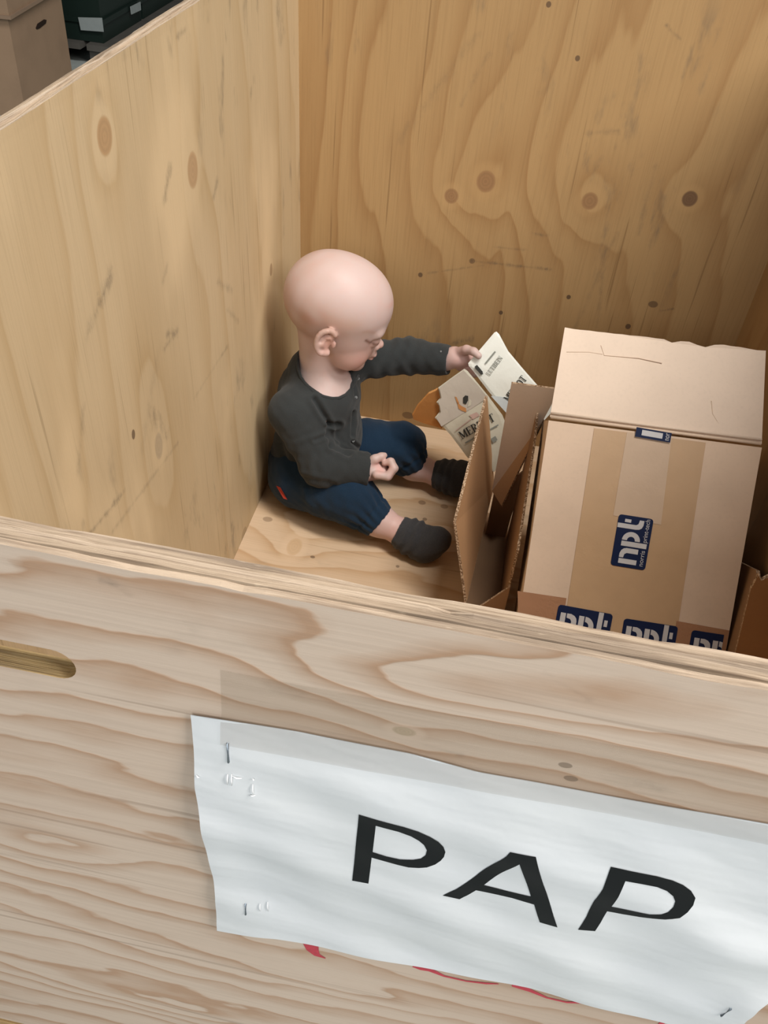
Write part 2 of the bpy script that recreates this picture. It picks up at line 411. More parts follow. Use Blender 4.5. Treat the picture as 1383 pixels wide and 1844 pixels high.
veneers(front, 0, -TH, BW + TH, YO, YF, HF - EH, HF, 5, (M_EDGE_F, M_EDGE_F2), (M_FRONT, M_FRONT))
# walls: the left one leans outwards by a hair
LEAN = 0.016
lv = [(-TH, YF, -TH), (0, YF, -TH), (0, 0, -TH), (-TH, 0, -TH),
      (-TH - LEAN, YF, HL - EH), (-LEAN, YF, HL - EH), (-LEAN, 0, HL - EH), (-TH - LEAN, 0, HL - EH)]
left = mesh('side_panel', lv, box_data((0,0,0),(1,1,1))[1], [M_LEFT], bin_)
veneers(left, 1, YF, 0.0, -TH - LEAN, -LEAN, HL - EH, HL, 5, (M_EDGE_L, M_EDGE_L2), (M_LEFT, M_LEFT))
box('side_panel', (BW, YF, -TH), (BW + TH, 0, HL), [M_RIGHT], bin_)
box('back_panel', (-TH - LEAN, 0, -TH), (BW + TH, TH, HL), [M_BACK], bin_)
box('bottom_panel', (0, YF, -TH), (BW, 0, 0), [M_BOTTOM], bin_)
# red marker strokes half hidden under the sign
M_RED = plain('red_marker', (0.50, 0.035, 0.06), 0.55, 0.3, 0.35, 300)
def stroke(pxs):
    V, F = [], []
    pts = [P(u, v, 1, YO - 0.0003) for u, v, _ in pxs]
    for i, (u, v, w) in enumerate(pxs):
        d = nrm(pts[min(i + 1, len(pts) - 1)] - pts[max(i - 1, 0)]); n = np.cross(d, [0, 1, 0])
        V += [pts[i] + n * w / 2, pts[i] - n * w / 2]
    for i in range(len(pxs) - 1): F.append((2*i, 2*i+1, 2*i+3, 2*i+2))
    return mesh('marker_stroke', V, F, M_RED, front)
stroke([(558, 1688, .0105), (559, 1700, .010), (563, 1712, .008), (571, 1720, .005), (586, 1726, .001)])
stroke([(744, 1738, .006), (760, 1742, .009), (775, 1747, .005), (800, 1758, .0022), (840, 1767, .0018), (875, 1771, .0025), (898, 1772, .001)])
stroke([(922, 1774, .004), (938, 1777, .007), (955, 1784, .004), (985, 1797, .002), (1020, 1805, .0022), (1058, 1806, .003)])
stroke([(1208, 1830, .003), (1196, 1838, .003), (1186, 1850, .003)])

# ------------------------------------------------------------------ pallet under the bin
M_PAL = wood('pallet_softwood', 1, 0, (0.45, 0.34, 0.22), (0.30, 0.2, 0.11), ks=20, seed=6.6)
pal = thing('pallet', 'softwood pallet underneath the plywood bin', 'pallet')
for i in range(5):
    y0 = YF + 0.005 + i * (1.165 - 0.1) / 4
    box('deck_board', (-0.01, y0, -TH - 0.022), (BW + 0.01, y0 + 0.1, -TH), M_PAL, pal)
for i in range(3):
    x0 = -0.01 + i * (BW + 0.02 - 0.1) / 2
    box('runner', (x0, YF, -TH - 0.044), (x0 + 0.1, 0, -TH - 0.022), M_PAL, pal)
    for j in range(3):
        y0 = YF + j * (1.175 - 0.12) / 2
        box('block', (x0, y0, ZG + 0.02), (x0 + 0.1, y0 + 0.12, -TH - 0.044), M_PAL, pal)
    box('skid', (x0, YF, ZG), (x0 + 0.1, 0, ZG + 0.02), M_PAL, pal)

# ------------------------------------------------------------------ paper sign
g = NG('printer_paper'); x = g.xyz(); v = g.vec(x[0], x[1], x[2])
g.bump(g.add(g.noise(g.vec(g.add(x[0], g.mul(x[2], 0.5)), x[1], g.mul(x[2], 3.2)), 9.0, 3, 0.5), g.mul(g.noise(v, 60, 3), 0.12)), 0.004, 0.5)
M_PAPER = g.color(g.mix(g.noise(v, 12, 3), (0.68, 0.71, 0.745), (0.74, 0.76, 0.765)), 0.42, 0.4)
M_INK = plain('black_print', (0.008, 0.010, 0.011), 0.6, 0.12, 0.1)
M_STEEL = plain('staple_steel', (0.22, 0.26, 0.30), 0.35, 0.5, 0.1); M_STEEL.node_tree.nodes['Principled BSDF'].inputs['Metallic'].default_value = 0.8
sign = thing('paper_sign', 'white paper sign reading PAP stapled to the front of the bin', 'sign')
def xz(u, v):
    q = P(u, v, 1, YO); return np.array([q[0], q[2]])
s_top = [xz(346, 1281), xz(540, 1312), xz(740, 1352), xz(860, 1385), xz(1100, 1430), xz(1383, 1478)]
s_bot = [xz(394, 1666), xz(500, 1679), xz(620, 1704), xz(700, 1721), xz(850, 1754), xz(1100, 1806), xz(1319, 1850)]
s_lef = [xz(346, 1281), xz(353, 1335), xz(358, 1400), xz(368, 1450), xz(377, 1509), xz(383, 1542), xz(392, 1602), xz(394, 1666)]
tr = s_top[-1] + (s_top[-1] - s_top[-2]) * 0.75; s_top.append(tr)
s_rig = [tr, tr + [0.004, -0.06], tr + [0.008, -0.12], xz(1400, 1768), xz(1363, 1786), xz(1341, 1806), xz(1319, 1850)]
def along(poly, t):
    d = [0.0]
    for a, b in zip(poly[:-1], poly[1:]): d.append(d[-1] + float(np.linalg.norm(b - a)))
    t *= d[-1]
    for i in range(len(poly) - 1):
        if t <= d[i + 1] or i == len(poly) - 2:
            k = (t - d[i]) / (d[i + 1] - d[i]); return poly[i] + (poly[i + 1] - poly[i]) * k
def lift(xx, zz):
    """how far the paper stands off the panel"""
    a = 0.0022 * math.sin(26 * (zz + 0.42 * xx) + 0.7) + 0.0016 * math.sin(61 * (zz + 0.33 * xx) + 2.0 + 5 * xx)
    a += 0.0007 * math.sin(150 * (zz + 0.25 * xx) + 9 * xx) + 0.0006 * math.sin(95 * xx + 40 * zz)
    b = 0.0030 * math.exp(-((xx - s_lef[3][0]) / 0.02) ** 2 - ((zz - s_lef[4][1]) / 0.045) ** 2)
    c = 0.0045 * math.exp(-((xx - xz(1300, 1720)[0]) / 0.028) ** 2 - ((zz - xz(1300, 1690)[1]) / 0.022) ** 2)
    d = 0.006 * math.exp(-((xx - xz(1370, 1785)[0]) / 0.02) ** 2 - ((zz - xz(1370, 1800)[1]) / 0.02) ** 2)
    top = 1.0 / (1.0 + math.exp((zz - 0.675) * 160))
    return 0.0012 + max(0.0, 0.0042 + a) * (0.12 + 0.6 * top) + b + c + d
NU, NV = 110, 72
SV, SF = [], []
for j in range(NV + 1):
    for i in range(NU + 1):
        s, t = i / NU, j / NV
        q = (1 - t) * along(s_top, s) + t * along(s_bot, s) + (1 - s) * along(s_lef, t) + s * along(s_rig, t) \
            - ((1 - s) * (1 - t) * s_top[0] + s * (1 - t) * tr + (1 - s) * t * s_bot[0] + s * t * s_bot[-1])
        SV.append((q[0], YO - lift(q[0], q[1]), q[1]))
n1 = len(SV)
SV += [(a, b + 0.00025, c) for a, b, c in SV]
for j in range(NV):
    for i in range(NU):
        a = j * (NU + 1) + i; q = (a, a + NU + 1, a + NU + 2, a + 1)
        SF.append(q); SF.append(tuple(n1 + k for k in reversed(q)))
sheet_o = mesh('sheet', SV, SF, M_PAPER, sign, smooth=True)
def z1px(pts, ox, oy, sc): return [xz(ox + a / sc, oy + b / sc) for a, b in pts]
def letter(outer, hole):
    loops = [outer] + ([hole] if hole else [])
    tris = tessellate_polygon([[Vector((a, b, 0)) for a, b in l] for l in loops])
    flat = [q for l in loops for q in l]
    bm = bmesh.new(); vs = [bm.verts.new((a, 0, b)) for a, b in flat]
    for t in tris:
        try: bm.faces.new([vs[i] for i in t])
        except ValueError: pass
    for _ in range(5):
        es = [e for e in bm.edges if e.calc_length() > 0.004]
        if not es: break
        bmesh.ops.subdivide_edges(bm, edges=es, cuts=1); bmesh.ops.triangulate(bm, faces=bm.faces[:])
    for w in bm.verts: w.co.y = YO - lift(w.co.x, w.co.z) - 0.00025
    bmesh.ops.recalc_face_normals(bm, faces=bm.faces[:])
    me = bpy.data.meshes.new('letter'); bm.to_mesh(me); bm.free()
    return link('letter', me, M_INK, sheet_o, True)
letter(z1px([(205,210),(430,265),(760,345),(940,405),(1090,480),(1190,550),(1250,620),(1273,690),(1255,750),(1215,790),(1150,825),(1050,850),(950,852),(820,842),(680,810),(520,770),(366,733),(330,1040),(130,1000)], 620, 1420, 6.915),
       z1px([(415,350),(700,420),(850,478),(950,540),(1010,595),(1045,660),(1030,715),(975,748),(880,755),(720,745),(550,710),(380,662)], 620, 1420, 6.915))
letter(z1px([(785,190),(1060,248),(1140,560),(1215,790),(1290,1027),(1100,975),(1040,780),(800,715),(415,638),(330,690),(238,733),(60,685),(200,625),(400,500),(560,385),(740,240)], 790, 1480, 6.013),
       z1px([(885,320),(930,470),(1005,700),(750,645),(500,585),(700,445)], 790, 1480, 6.013))
letter(z1px([(403,98),(620,145),(880,195),(1040,240),(1150,290),(1230,350),(1275,420),(1250,480),(1190,530),(1110,570),(960,582),(700,580),(520,568),(365,547),(300,660),(240,742),(65,722),(150,600),(230,430),(320,290)], 1030, 1530, 5.7625),
       z1px([(553,230),(720,262),(880,295),(980,335),(1045,385),(1065,430),(1045,475),(990,515),(920,535),(800,540),(650,520),(408,488),(480,370)], 1030, 1530, 5.7625))
def staple(u0, v0, u1, v1):
    a, b = P(u0, v0, 1, YO), P(u1, v1, 1, YO)
    la, lb = lift(a[0], a[2]) + 0.0006, lift(b[0], b[2]) + 0.0006
    a2, b2 = a.copy(), b.copy(); a2[1] = YO - la; b2[1] = YO - lb
    a0, b0 = a.copy(), b.copy(); a0[1] = b0[1] = YO + 0.002
    tube('staple', [a0, a2, b2, b0], 0.0006, M_STEEL, sign, 6)
staple(414, 1328, 417, 1357); staple(446, 1616, 447, 1631); staple(1296, 1799, 1313, 1787)
# paper tatters where older staples were pulled out
M_TEAR = plain('torn_paper', (0.86, 0.87, 0.88), 0.7, 0.2, 0.05)
for (u0, v0, u1, v1) in [(416, 1378, 416, 1394), (423, 1378, 424, 1396), (424, 1381, 441, 1385), (461, 1386, 463, 1388), (461, 1396, 462, 1413), (456, 1412, 466, 1413), (361, 1378, 366, 1381), (471, 1618, 472, 1628), (484, 1617, 486, 1630)]:
    a, b = P(u0, v0, 1, YO), P(u1, v1, 1, YO)
    a[1] = YO - lift(a[0], a[2]) - .0006; b[1] = YO - lift(b[0], b[2]) - .0006
    tube('paper_tear', [a, (a + b) / 2 - [0, .0006, 0], b], [.0002, .0004, .0002], M_TEAR, sign, 5)
# wide clear tape over the top edge of the sheet
g = NG('clear_packing_tape'); x = g.xyz()
tz = g.noise(g.vec(g.mul(x[0], 500), g.mul(x[2], 500), 0), 1.0, 2)
g.color(g.mix(tz, (0.24, 0.17, 0.10), (0.36, 0.28, 0.19)), 0.28, 0.5); g.bsdf.inputs['Alpha'].default_value = 0.16
g.bump(g.noise(g.vec(g.mul(x[0], 90), g.mul(x[2], 90), 0), 1.0, 3), 0.0008, 0.3)
M_TAPE = g.mat
t_top = [xz(397, 1205), xz(1383, 1393)]; t_bot = [xz(401, 1328), xz(1383, 1512)]
TV, TF = [], []
for i in range(121):
    s = i / 120 * 1.35
    a = t_top[0] + (t_top[1] - t_top[0]) * s; b = t_bot[0] + (t_bot[1] - t_bot[0]) * s
    if a[0] > BW: break
    for j in range(13):
        q = a + (b - a) * j / 12
        edge = np.interp(q[0], [w[0] for w in s_top], [w[1] for w in s_top])
        on = 1 / (1 + math.exp((q[1] - edge) * 1500)) if q[0] < tr[0] else 0.0
        TV.append((q[0], YO - 0.0004 - on * (lift(q[0], q[1]) + 0.0004), q[1]))
nn = len(TV) // 13
for i in range(nn - 1):
    for j in range(12):
        k = i * 13 + j; TF.append((k, k + 13, k + 14, k + 1))
mesh('tape', TV, TF, M_TAPE, sign, smooth=True)
# ------------------------------------------------------------------ cardboard cartons
M_CARD = cardboard('kraft_cardboard', (0.71, 0.55, 0.415))
M_CARD_SHADED = cardboard('kraft_cardboard_shaded', (0.34, 0.205, 0.115))  # kraft darkened so the gap beside the big carton reads as shade
M_CARD_PALE = cardboard('pale_kraft_cardboard', (0.735, 0.595, 0.475), 0.75, 0.06)
g = NG('corrugated_edge'); x = g.xyz(); v = g.vec(x[0], x[1], x[2])
M_CEDGE = g.color(g.mix(g.step(g.noise(v, 420, 3), 0.42, 0.6), (0.20, 0.12, 0.065), (0.62, 0.46, 0.32)), 0.85, 0.15)
g.bump(g.noise(v, 420, 2), 0.002, 0.8)
def tape_mat(name, c, rough, bumpy, spec=0.5):
    g = NG(name); x = g.xyz(); v = g.vec(x[0], x[1], x[2])
    g.color(g.mix(g.noise(v, 35, 3), c, tuple(0.86 * a for a in c)), rough, spec)
    w = g.noise(v, 190, 3, 0.6); big = g.step(g.noise(v, 13, 2), 0.45, 0.62)
    g.bump(g.mul(w, big), 0.004, bumpy); return g.mat
M_TAPE_BROWN = tape_mat('brown_packing_tape', (0.57, 0.385, 0.225), 0.42, 0.10)
M_TAPE_CLEAR = tape_mat('matt_clear_tape', (0.62, 0.465, 0.33), 0.45, 0.10)
M_TAPE_RED = tape_mat('reddish_packing_tape', (0.41, 0.22, 0.125), 0.27, 0.22)
M_BLUE = tape_mat('blue_print', (0.006, 0.016, 0.062), 0.5, 0.05, 0.3)
M_WHITE = tape_mat('white_print', (0.62, 0.62, 0.63), 0.35, 0.08)
CT = 0.005

carton = thing('cardboard_carton', 'large kraft carton with raised flap and blue npt labels, tipped back', 'carton')
c_tl, c_tr = P(988, 757, 1, -0.42), P(1372, 806, 1, -0.42)
e_x = nrm(c_tr - c_tl)
e_d = np.array([0.0, -0.145, -0.205]); e_d = nrm(e_d - e_x * (e_d @ e_x))
e_n = np.cross(e_x, -e_d)                          # outward normal of the taped face
CWID, CHGT, CDEP = float(np.linalg.norm(c_tr - c_tl)), 0.300, 0.172
def fc(a, d, n=0.0): return c_tl + e_x * a + e_d * d + e_n * n
def face_px(u, v, n=0.0):
    """photo pixel on the taped face -> (across, down)"""
    q = PL(u, v, c_tl + e_n * n, e_n); return float((q - c_tl) @ e_x), float((q - c_tl) @ e_d)
MC = [M_CARD, M_CEDGE]
sheet('front_panel', [fc(0, 0), fc(CWID, 0), fc(CWID, CHGT), fc(0, CHGT)], CT, MC, carton, -e_n)
sheet('back_panel', [fc(0, 0.005, -CDEP), fc(CWID, 0.005, -CDEP), fc(CWID, CHGT, -CDEP), fc(0, CHGT, -CDEP)], CT, MC, carton, e_n)
for a, s in ((0.0, 1), (CWID, -1)):
    sheet('side_panel', [fc(a, 0, -CT), fc(a, 0, -CDEP + CT), fc(a, CHGT, -CDEP + CT), fc(a, CHGT, -CT)], CT, MC, carton, e_x * s)
sheet('bottom_panel', [fc(CT, CHGT - CT, -CT), fc(CWID - CT, CHGT - CT, -CT), fc(CWID - CT, CHGT - CT, -CDEP + CT), fc(CT, CHGT - CT, -CDEP + CT)], CT, MC, carton, -e_d)
# the raised front flap, its upper edge torn, and the two-line score it bends at
f_tl, f_tr = P(1017, 590, 1, -0.32), P(1379, 632, 1, -0.32)
fl_h = nrm(f_tl - c_tl)
torn = []
for i in range(25):
    t = i / 24; q = f_tr + (f_tl - f_tr) * t
    dent = 0.0055 * math.exp(-((t - 0.30) / 0.035) ** 2) + 0.0035 * math.exp(-((t - 0.46) / 0.03) ** 2) - 0.002 * math.exp(-((t - 0.2) / 0.08) ** 2)
    torn.append(q - np.array([0, 0.5, 0.85]) * (dent + random.uniform(-.0006, .0006)))
fn = nrm(np.cross(e_x, f_tl - c_tl))
b0, b1 = c_tl - e_d * 0.0045, c_tr - e_d * 0.0045
flap = sheet('flap', [b0 + e_x * .001, b1 - e_x * .001] + torn, 0.0045, [M_CARD_PALE, M_CEDGE], carton, -fn)
tube('crease', [b0 + e_n * .0002 + e_x * .002, b1 + e_n * .0002 - e_x * .002], 0.0021, M_CARD, flap, 8)
tube('crease', [b0 - e_d * .0055 + e_x * .002, b1 - e_d * .0055 - e_x * .002], 0.0019, M_CARD_PALE, flap, 8)
# faint hand-folds on the flap
M_FOLD = cardboard('creased_kraft', (0.60, 0.45, 0.335))
def fold(pxs, r=0.0007):
    tube('fold_line', [PL(u, v, c_tl + fn * 0.0001, fn) for u, v in pxs], r, M_FOLD, flap, 5)
fold([(1281, 722), (1283, 745), (1295, 765), (1303, 785)]); fold([(1082, 622), (1088, 640), (1150, 645), (1192, 654)], .0005)
fold([(1020, 634), (1060, 634), (1085, 638)], .0005)

def on_face(pts, n, name, mat, parent, th=0.0004):
    return sheet(name, [fc(a, d, n) for a, d in pts], th, [mat, mat], parent, e_n)
def fpx(rows): return [face_px(u, v) for u, v in rows]
on_face(fpx([(1070, 771), (1271, 797), (1222, 1119), (1214, 1165), (1008, 1130), (1022, 1085)]), 0.0002, 'tape', M_TAPE_BROWN, carton)
on_face(fpx([(1129, 778), (1209, 789), (1190, 945), (1104, 928)]), 0.0006, 'tape', M_TAPE_CLEAR, carton)
lo_l = fpx([(932, 1064), (1020, 1077)]); lo_r = fpx([(1218, 1118), (1312, 1135)])
on_face([lo_l[0], lo_l[1], (lo_l[1][0], lo_l[1][1] + .048), (0.0005, lo_l[0][1] + .048)], 0.0003, 'tape', M_TAPE_RED, carton)
on_face([lo_r[0], (CWID - .0005, lo_r[1][1]), (CWID - .0005, lo_r[1][1] + .048), (lo_r[0][0], lo_r[0][1] + .048)], 0.0003, 'tape', M_TAPE_RED, carton)

def text_verts(s, size=1.0):
    cu = bpy.data.curves.new('txt', 'FONT'); cu.body = s; cu.size = size; cu.resolution_u = 3
    o = bpy.data.objects.new('txt', cu); COL.objects.link(o)
    dg = bpy.context.evaluated_depsgraph_get(); me = bpy.data.meshes.new_from_object(o.evaluated_get(dg))
    V = np.array([v.co[:] for v in me.vertices]); F = [tuple(p.vertices) for p in me.polygons]
    bpy.data.objects.remove(o); bpy.data.curves.remove(cu); bpy.data.meshes.remove(me)
    return V, F
LOGO_ARC = [(0.77 + 0.25 * math.cos(t), 0.54 + 0.26 * math.sin(t)) for t in np.linspace(math.pi/2, -math.pi/2, 14)] + \
           [(0.77 + 0.115 * math.cos(t), 0.54 + 0.115 * math.sin(t)) for t in np.linspace(-math.pi/2, math.pi/2, 10)]
LOGO = [
    ('letter_n', [(.10,.28),(.24,.28),(.24,.80),(.10,.80)]),
    ('letter_n', [(.27,.80),(.38,.80),(.47,.765),(.53,.70),(.55,.62),(.55,.28),(.41,.28),(.41,.60),(.37,.66),(.27,.68)]),
    ('letter_p', [(.60,.07),(.74,.07),(.74,.80),(.60,.80)]), ('letter_p', LOGO_ARC),
    ('letter_t', [(1.10,.99),(1.23,.99),(1.23,.46),(1.27,.40),(1.38,.38),(1.38,.25),(1.25,.255),(1.16,.29),(1.115,.36),(1.10,.46)]),
    ('letter_t', [(1.275,.62),(1.365,.62),(1.365,.80),(1.275,.80)])]
def rrect(w, h, r, n=5):
    pts = []
    for cx, cy, t0 in ((w - r, h - r, 0), (r, h - r, 90), (r, r, 180), (w - r, r, 270)):
        for k in range(n + 1):
            t = math.radians(t0 + 90 * k / n); pts.append((cx + r * math.cos(t), cy + r * math.sin(t)))
    return pts
def clip_u(pts, umax):
    out = []
    for i in range(len(pts)):
        a, b = pts[i], pts[(i + 1) % len(pts)]
        if a[0] <= umax: out.append(a)
        if (a[0] - umax) * (b[0] - umax) < 0:
            k = (umax - a[0]) / (b[0] - a[0]); out.append((umax, a[1] + (b[1] - a[1]) * k))
    return out
def logo(o2, du, dv, n, umax=9.0, small=True):
    """blue npt label: origin (across, down) of the text's lower left, du per unit along, dv per unit up"""
    o2, du, dv = np.array(o2), np.array(du), np.array(dv)
    def m(pts): return [tuple(o2 + du * a + dv * b) for a, b in clip_u(pts, umax)]
    lab = on_face(m(rrect(1.47, 1.0, 0.09)), n, 'printed_label', M_BLUE, carton, 0.0003)
    for nm, pts in LOGO:
        q = m(pts)
        if len(q) > 2: on_face(q, n + 0.0003, nm, M_WHITE, lab, 0.0002)
    if small:
        for s, u0, wid in (('norris', .10, .44), ('print-tech', .775, .66)):
            V, F = text_verts(s); w = V[:, 0].max() - V[:, 0].min()
            pts = [fc(*(o2 + du * (u0 + (q[0] - V[:, 0].min()) * wid / w) + dv * (0.09 + q[1] * 0.19)), n + 0.0006) for q in V]
            mesh('lettering', pts, F, M_WHITE, lab)
    return lab
a, b, d = (np.array(face_px(*q)) for q in ((1161, 1027), (1177, 935), (1099, 1017)))
logo(a, (b - a) / 1.47, d - a, 0.0010)
for (u0, v0, u1, v1, um) in ((1006, 1088, 1104, 1106, 9), (1124, 1113, 1221, 1128, 9), (1246, 1134, 1330, 1147, 0.86)):
    a, b = np.array(face_px(u0, v0)), np.array(face_px(u1, v1))
    if um < 9: b = a + (np.array(face_px(1221, 1128)) - np.array(face_px(1124, 1113)))
    du = (b - a) / 1.47; dv = np.array([du[1], -du[0]]); logo(a - dv, du, dv, 0.0010, um, um > 1)
# end of the tape stretched over the crease, with a cut-off label on it
q = [np.array(face_px(*w)) for w in ((1143, 786), (1206, 797), (1209, 780), (1146, 769))]
lab = on_face([tuple(w) for w in q], 0.0026, 'printed_label', M_BLUE, carton, 0.0004)
def qq(a, b): return tuple(q[0] + (q[1] - q[0]) * a + (q[3] - q[0]) * b)
on_face([qq(.17, .25), qq(.76, .25), qq(.76, .82), qq(.17, .82)], 0.0030, 'white_bar', M_WHITE, lab, 0.0002)
V, F = text_verts('nor'); w_ = V[:, 0].max()
mesh('lettering', [fc(*qq(.95 - p_[1] * .22, .12 + p_[0] / w_ * .8), 0.0033) for p_ in V], F, M_WHITE, lab)

# narrow collapsed carton between the child's feet and the big one
M_CARD_OR = cardboard('orange_kraft_cardboard', (0.47, 0.27, 0.135), 0.75, 0.08)
c2 = thing('crushed_carton', 'narrow crushed open carton with splayed flap beside the grey socks', 'carton')
a_nt, a_ft = P(816, 940, 1, -0.46), P(873, 713, 1, -0.225)
a_nb, a_fb = np.array([.376, -.505, .002]), np.array([.384, -.225, .002])
a_nm, a_fm = P(836, 1082, 1, -.495), P(886, 872, 1, -.225)
YB0 = -0.275
mid = lambda p_, q_, t: p_ + (q_ - p_) * t
sheet('flap', [a_nm, a_fm, a_ft, a_nt], -CT * 0.8, [M_CARD_OR, M_CEDGE], c2, nrm(np.cross(a_fm - a_nm, a_ft - a_nm)) * -1)
sheet('side_panel', [a_nb, a_fb, a_fm, a_nm], CT * 0.8, [M_CARD_SHADED, M_CEDGE], c2, np.array([1.0, 0, 0]))
sheet('bottom_panel', [np.array([.381, -.505, .001]), np.array([.433, -.505, .001]), np.array([.433, -.225, .001]), np.array([.389, -.225, .001])], .003, [M_CARD_SHADED, M_CEDGE], c2, np.array([0, 0, 1.0]))
sheet('side_panel', [np.array([.4335, -.505, .002]), np.array([.4335, YB0, .002]), np.array([.4335, YB0, .27]), np.array([.4335, -.36, .27]), np.array([.4335, -.505, .19])], .0035, [M_CARD_SHADED, M_CEDGE], c2, np.array([1.0, 0, 0]))  # added wall on the gap's right side, keeps light out
sheet('front_panel', [np.array([.378, -.509, .002]), np.array([.437, -.509, .002]), np.array([.437, -.509, .12]), np.array([.386, -.509, .045])], .0035, [M_CARD_SHADED, M_CEDGE], c2, np.array([0, 1.0, 0]))  # near wall added to shut light out of the gap
YB = -0.285
b_tl, b_tr = P(921, 690, 1, YB), P(1003, 701, 1, YB)
b_bl, b_br = P(886, 884, 1, YB), P(978, 757, 1, YB)
sheet('back_flap', [b_bl, b_br, b_tr + [.004, 0, 0], b_tr, b_tl], CT * 0.8, [M_CARD, M_CEDGE], c2, np.array([0, 1.0, 0]))
l_bl, l_br = P(903, 911, 1, YB - .022), P(979, 754, 1, YB - .010)
sheet('folded_lip', [b_bl, l_bl, l_br, b_br], CT, [M_CARD_OR, M_CEDGE], c2, np.array([0.35, 0.4, -0.85]))
low = np.array([b_bl[0] + .004, YB + .004, .004])
sheet('back_panel', [low, low + [.034, 0, 0], np.array([.437, YB + .004, b_bl[2] + .05]), b_bl + [.004, .004, 0]], CT * .8, [M_CARD_SHADED, M_CEDGE], c2, np.array([0, 1.0, 0]))

# torn carton squeezed against the right-hand wall
c3 = thing('cardboard_sheet', 'torn brown cardboard sheet upright in the right corner behind the front panel', 'cardboard')
y3 = -0.66
top = [P(1352, 1062, 1, y3), P(1366, 1036, 1, y3), P(1371, 1046, 1, y3), P(1383, 1040, 1, y3)]
xr = BW - 0.003
q_ = P(1346, 1165, 1, y3); q_ = q_ + (q_ - top[0]) * ((.002 - q_[2]) / (q_[2] - top[0][2])); q_[0] = min(q_[0], xr - .012)
sheet('torn_board', [q_, np.array([xr, y3, .002]), np.array([xr, y3, top[3][2] - .004])] + top[::-1], CT, [M_CARD_OR, M_CEDGE], c3, np.array([0, 1.0, 0]))
c4 = thing('squeezed_carton', 'dark narrow carton squeezed between the large npt carton and the right wall', 'carton')
yy = -0.645
s_n, s_f = P(1336, 1095, 1, yy + .02), P(1371, 890, 1, -0.47)
p3 = [np.array([.724, yy + .012, .002]), np.array([.742, -.44, .002]), np.array([.742, -.44, .185]), P(1343, 1022, 1, -.53), P(1337, 1045, 1, -.56), np.array([.717, yy + .012, .20])]
pn = nrm(np.cross(p3[1] - p3[0], [0, 0, 1.0]))
p3 = [q_ - pn * float((q_ - p3[0]) @ pn) for q_ in p3]
sheet('side_panel', p3, CT, [M_CARD_SHADED, M_CEDGE], c4, pn)
sheet('back_panel', [np.array([.735, -.40, .002]), np.array([xr, -.40, .002]), np.array([xr, -.40, .20]), np.array([.735, -.40, .18])], CT, [M_CARD_SHADED, M_CEDGE], c4, np.array([0, 1.0, 0]))
sheet('bottom_panel', [np.array([.728, -.64, .001]), np.array([xr, -.64, .001]), np.array([xr, -.40, .001]), np.array([.74, -.40, .001])], .003, [M_CARD_SHADED, M_CEDGE], c4, np.array([0, 0, 1.0]))

# ------------------------------------------------------------------ printed pouches
def foil(name, c, rough=0.35, spec=0.5, metal=0.0):
    g = NG(name); x = g.xyz(); v = g.vec(x[0], x[1], x[2])
    g.color(g.mix(g.noise(v, 30, 3), c, tuple(a * 0.9 for a in c)), rough, spec)
    g.bsdf.inputs['Metallic'].default_value = metal
    g.bump(g.noise(v, 45, 3), 0.004, 0.25); return g.mat
M_P_WHITE = foil('white_pouch_film', (0.84, 0.86, 0.79)); M_P_GREY = foil('grey_pouch_film', (0.52, 0.47, 0.40))
M_P_CREAM = foil('cream_pouch_film', (0.60, 0.57, 0.46))
M_COPPER = foil('copper_pouch_lining', (0.62, 0.30, 0.10), 0.3, 0.5, 0.75)
M_DK = plain('dark_pouch_print', (0.035, 0.035, 0.03), 0.5, 0.3); M_GR = plain('grey_pouch_print', (0.24, 0.25, 0.22), 0.5, 0.3)
M_OR = plain('orange_pouch_print', (0.48, 0.22, 0.08), 0.5, 0.3, 0.2); M_PK = plain('pink_pouch_print', (0.52, 0.36, 0.31), 0.5, 0.3)
M_BAND = foil('pale_blue_pouch_panel', (0.56, 0.61, 0.62))
def S(x0, y0, x1, y1, w):   # a stroke as a quad
    d = nrm([x1 - x0, y1 - y0]); n = np.array([-d[1], d[0]]) * w / 2
    return [(x0 + n[0], y0 + n[1]), (x0 - n[0], y0 - n[1]), (x1 - n[0], y1 - n[1]), (x1 + n[0], y1 + n[1])]
K, k_ = 0.17, 0.07
def ring(cx, cy, rx, ry, w0, w1, n=16):
    qs = []
    for i in range(n):
        t0, t1 = 2 * math.pi * i / n, 2 * math.pi * (i + 1) / n
        def pt(t, s): 
            w = w0 * abs(math.cos(t)) + w1 * abs(math.sin(t)); return (cx + (rx - s * w) * math.cos(t), cy + (ry - s * w) * math.sin(t))
        qs.append([pt(t0, 0), pt(t1, 0), pt(t1, 1), pt(t0, 1)])
    return qs
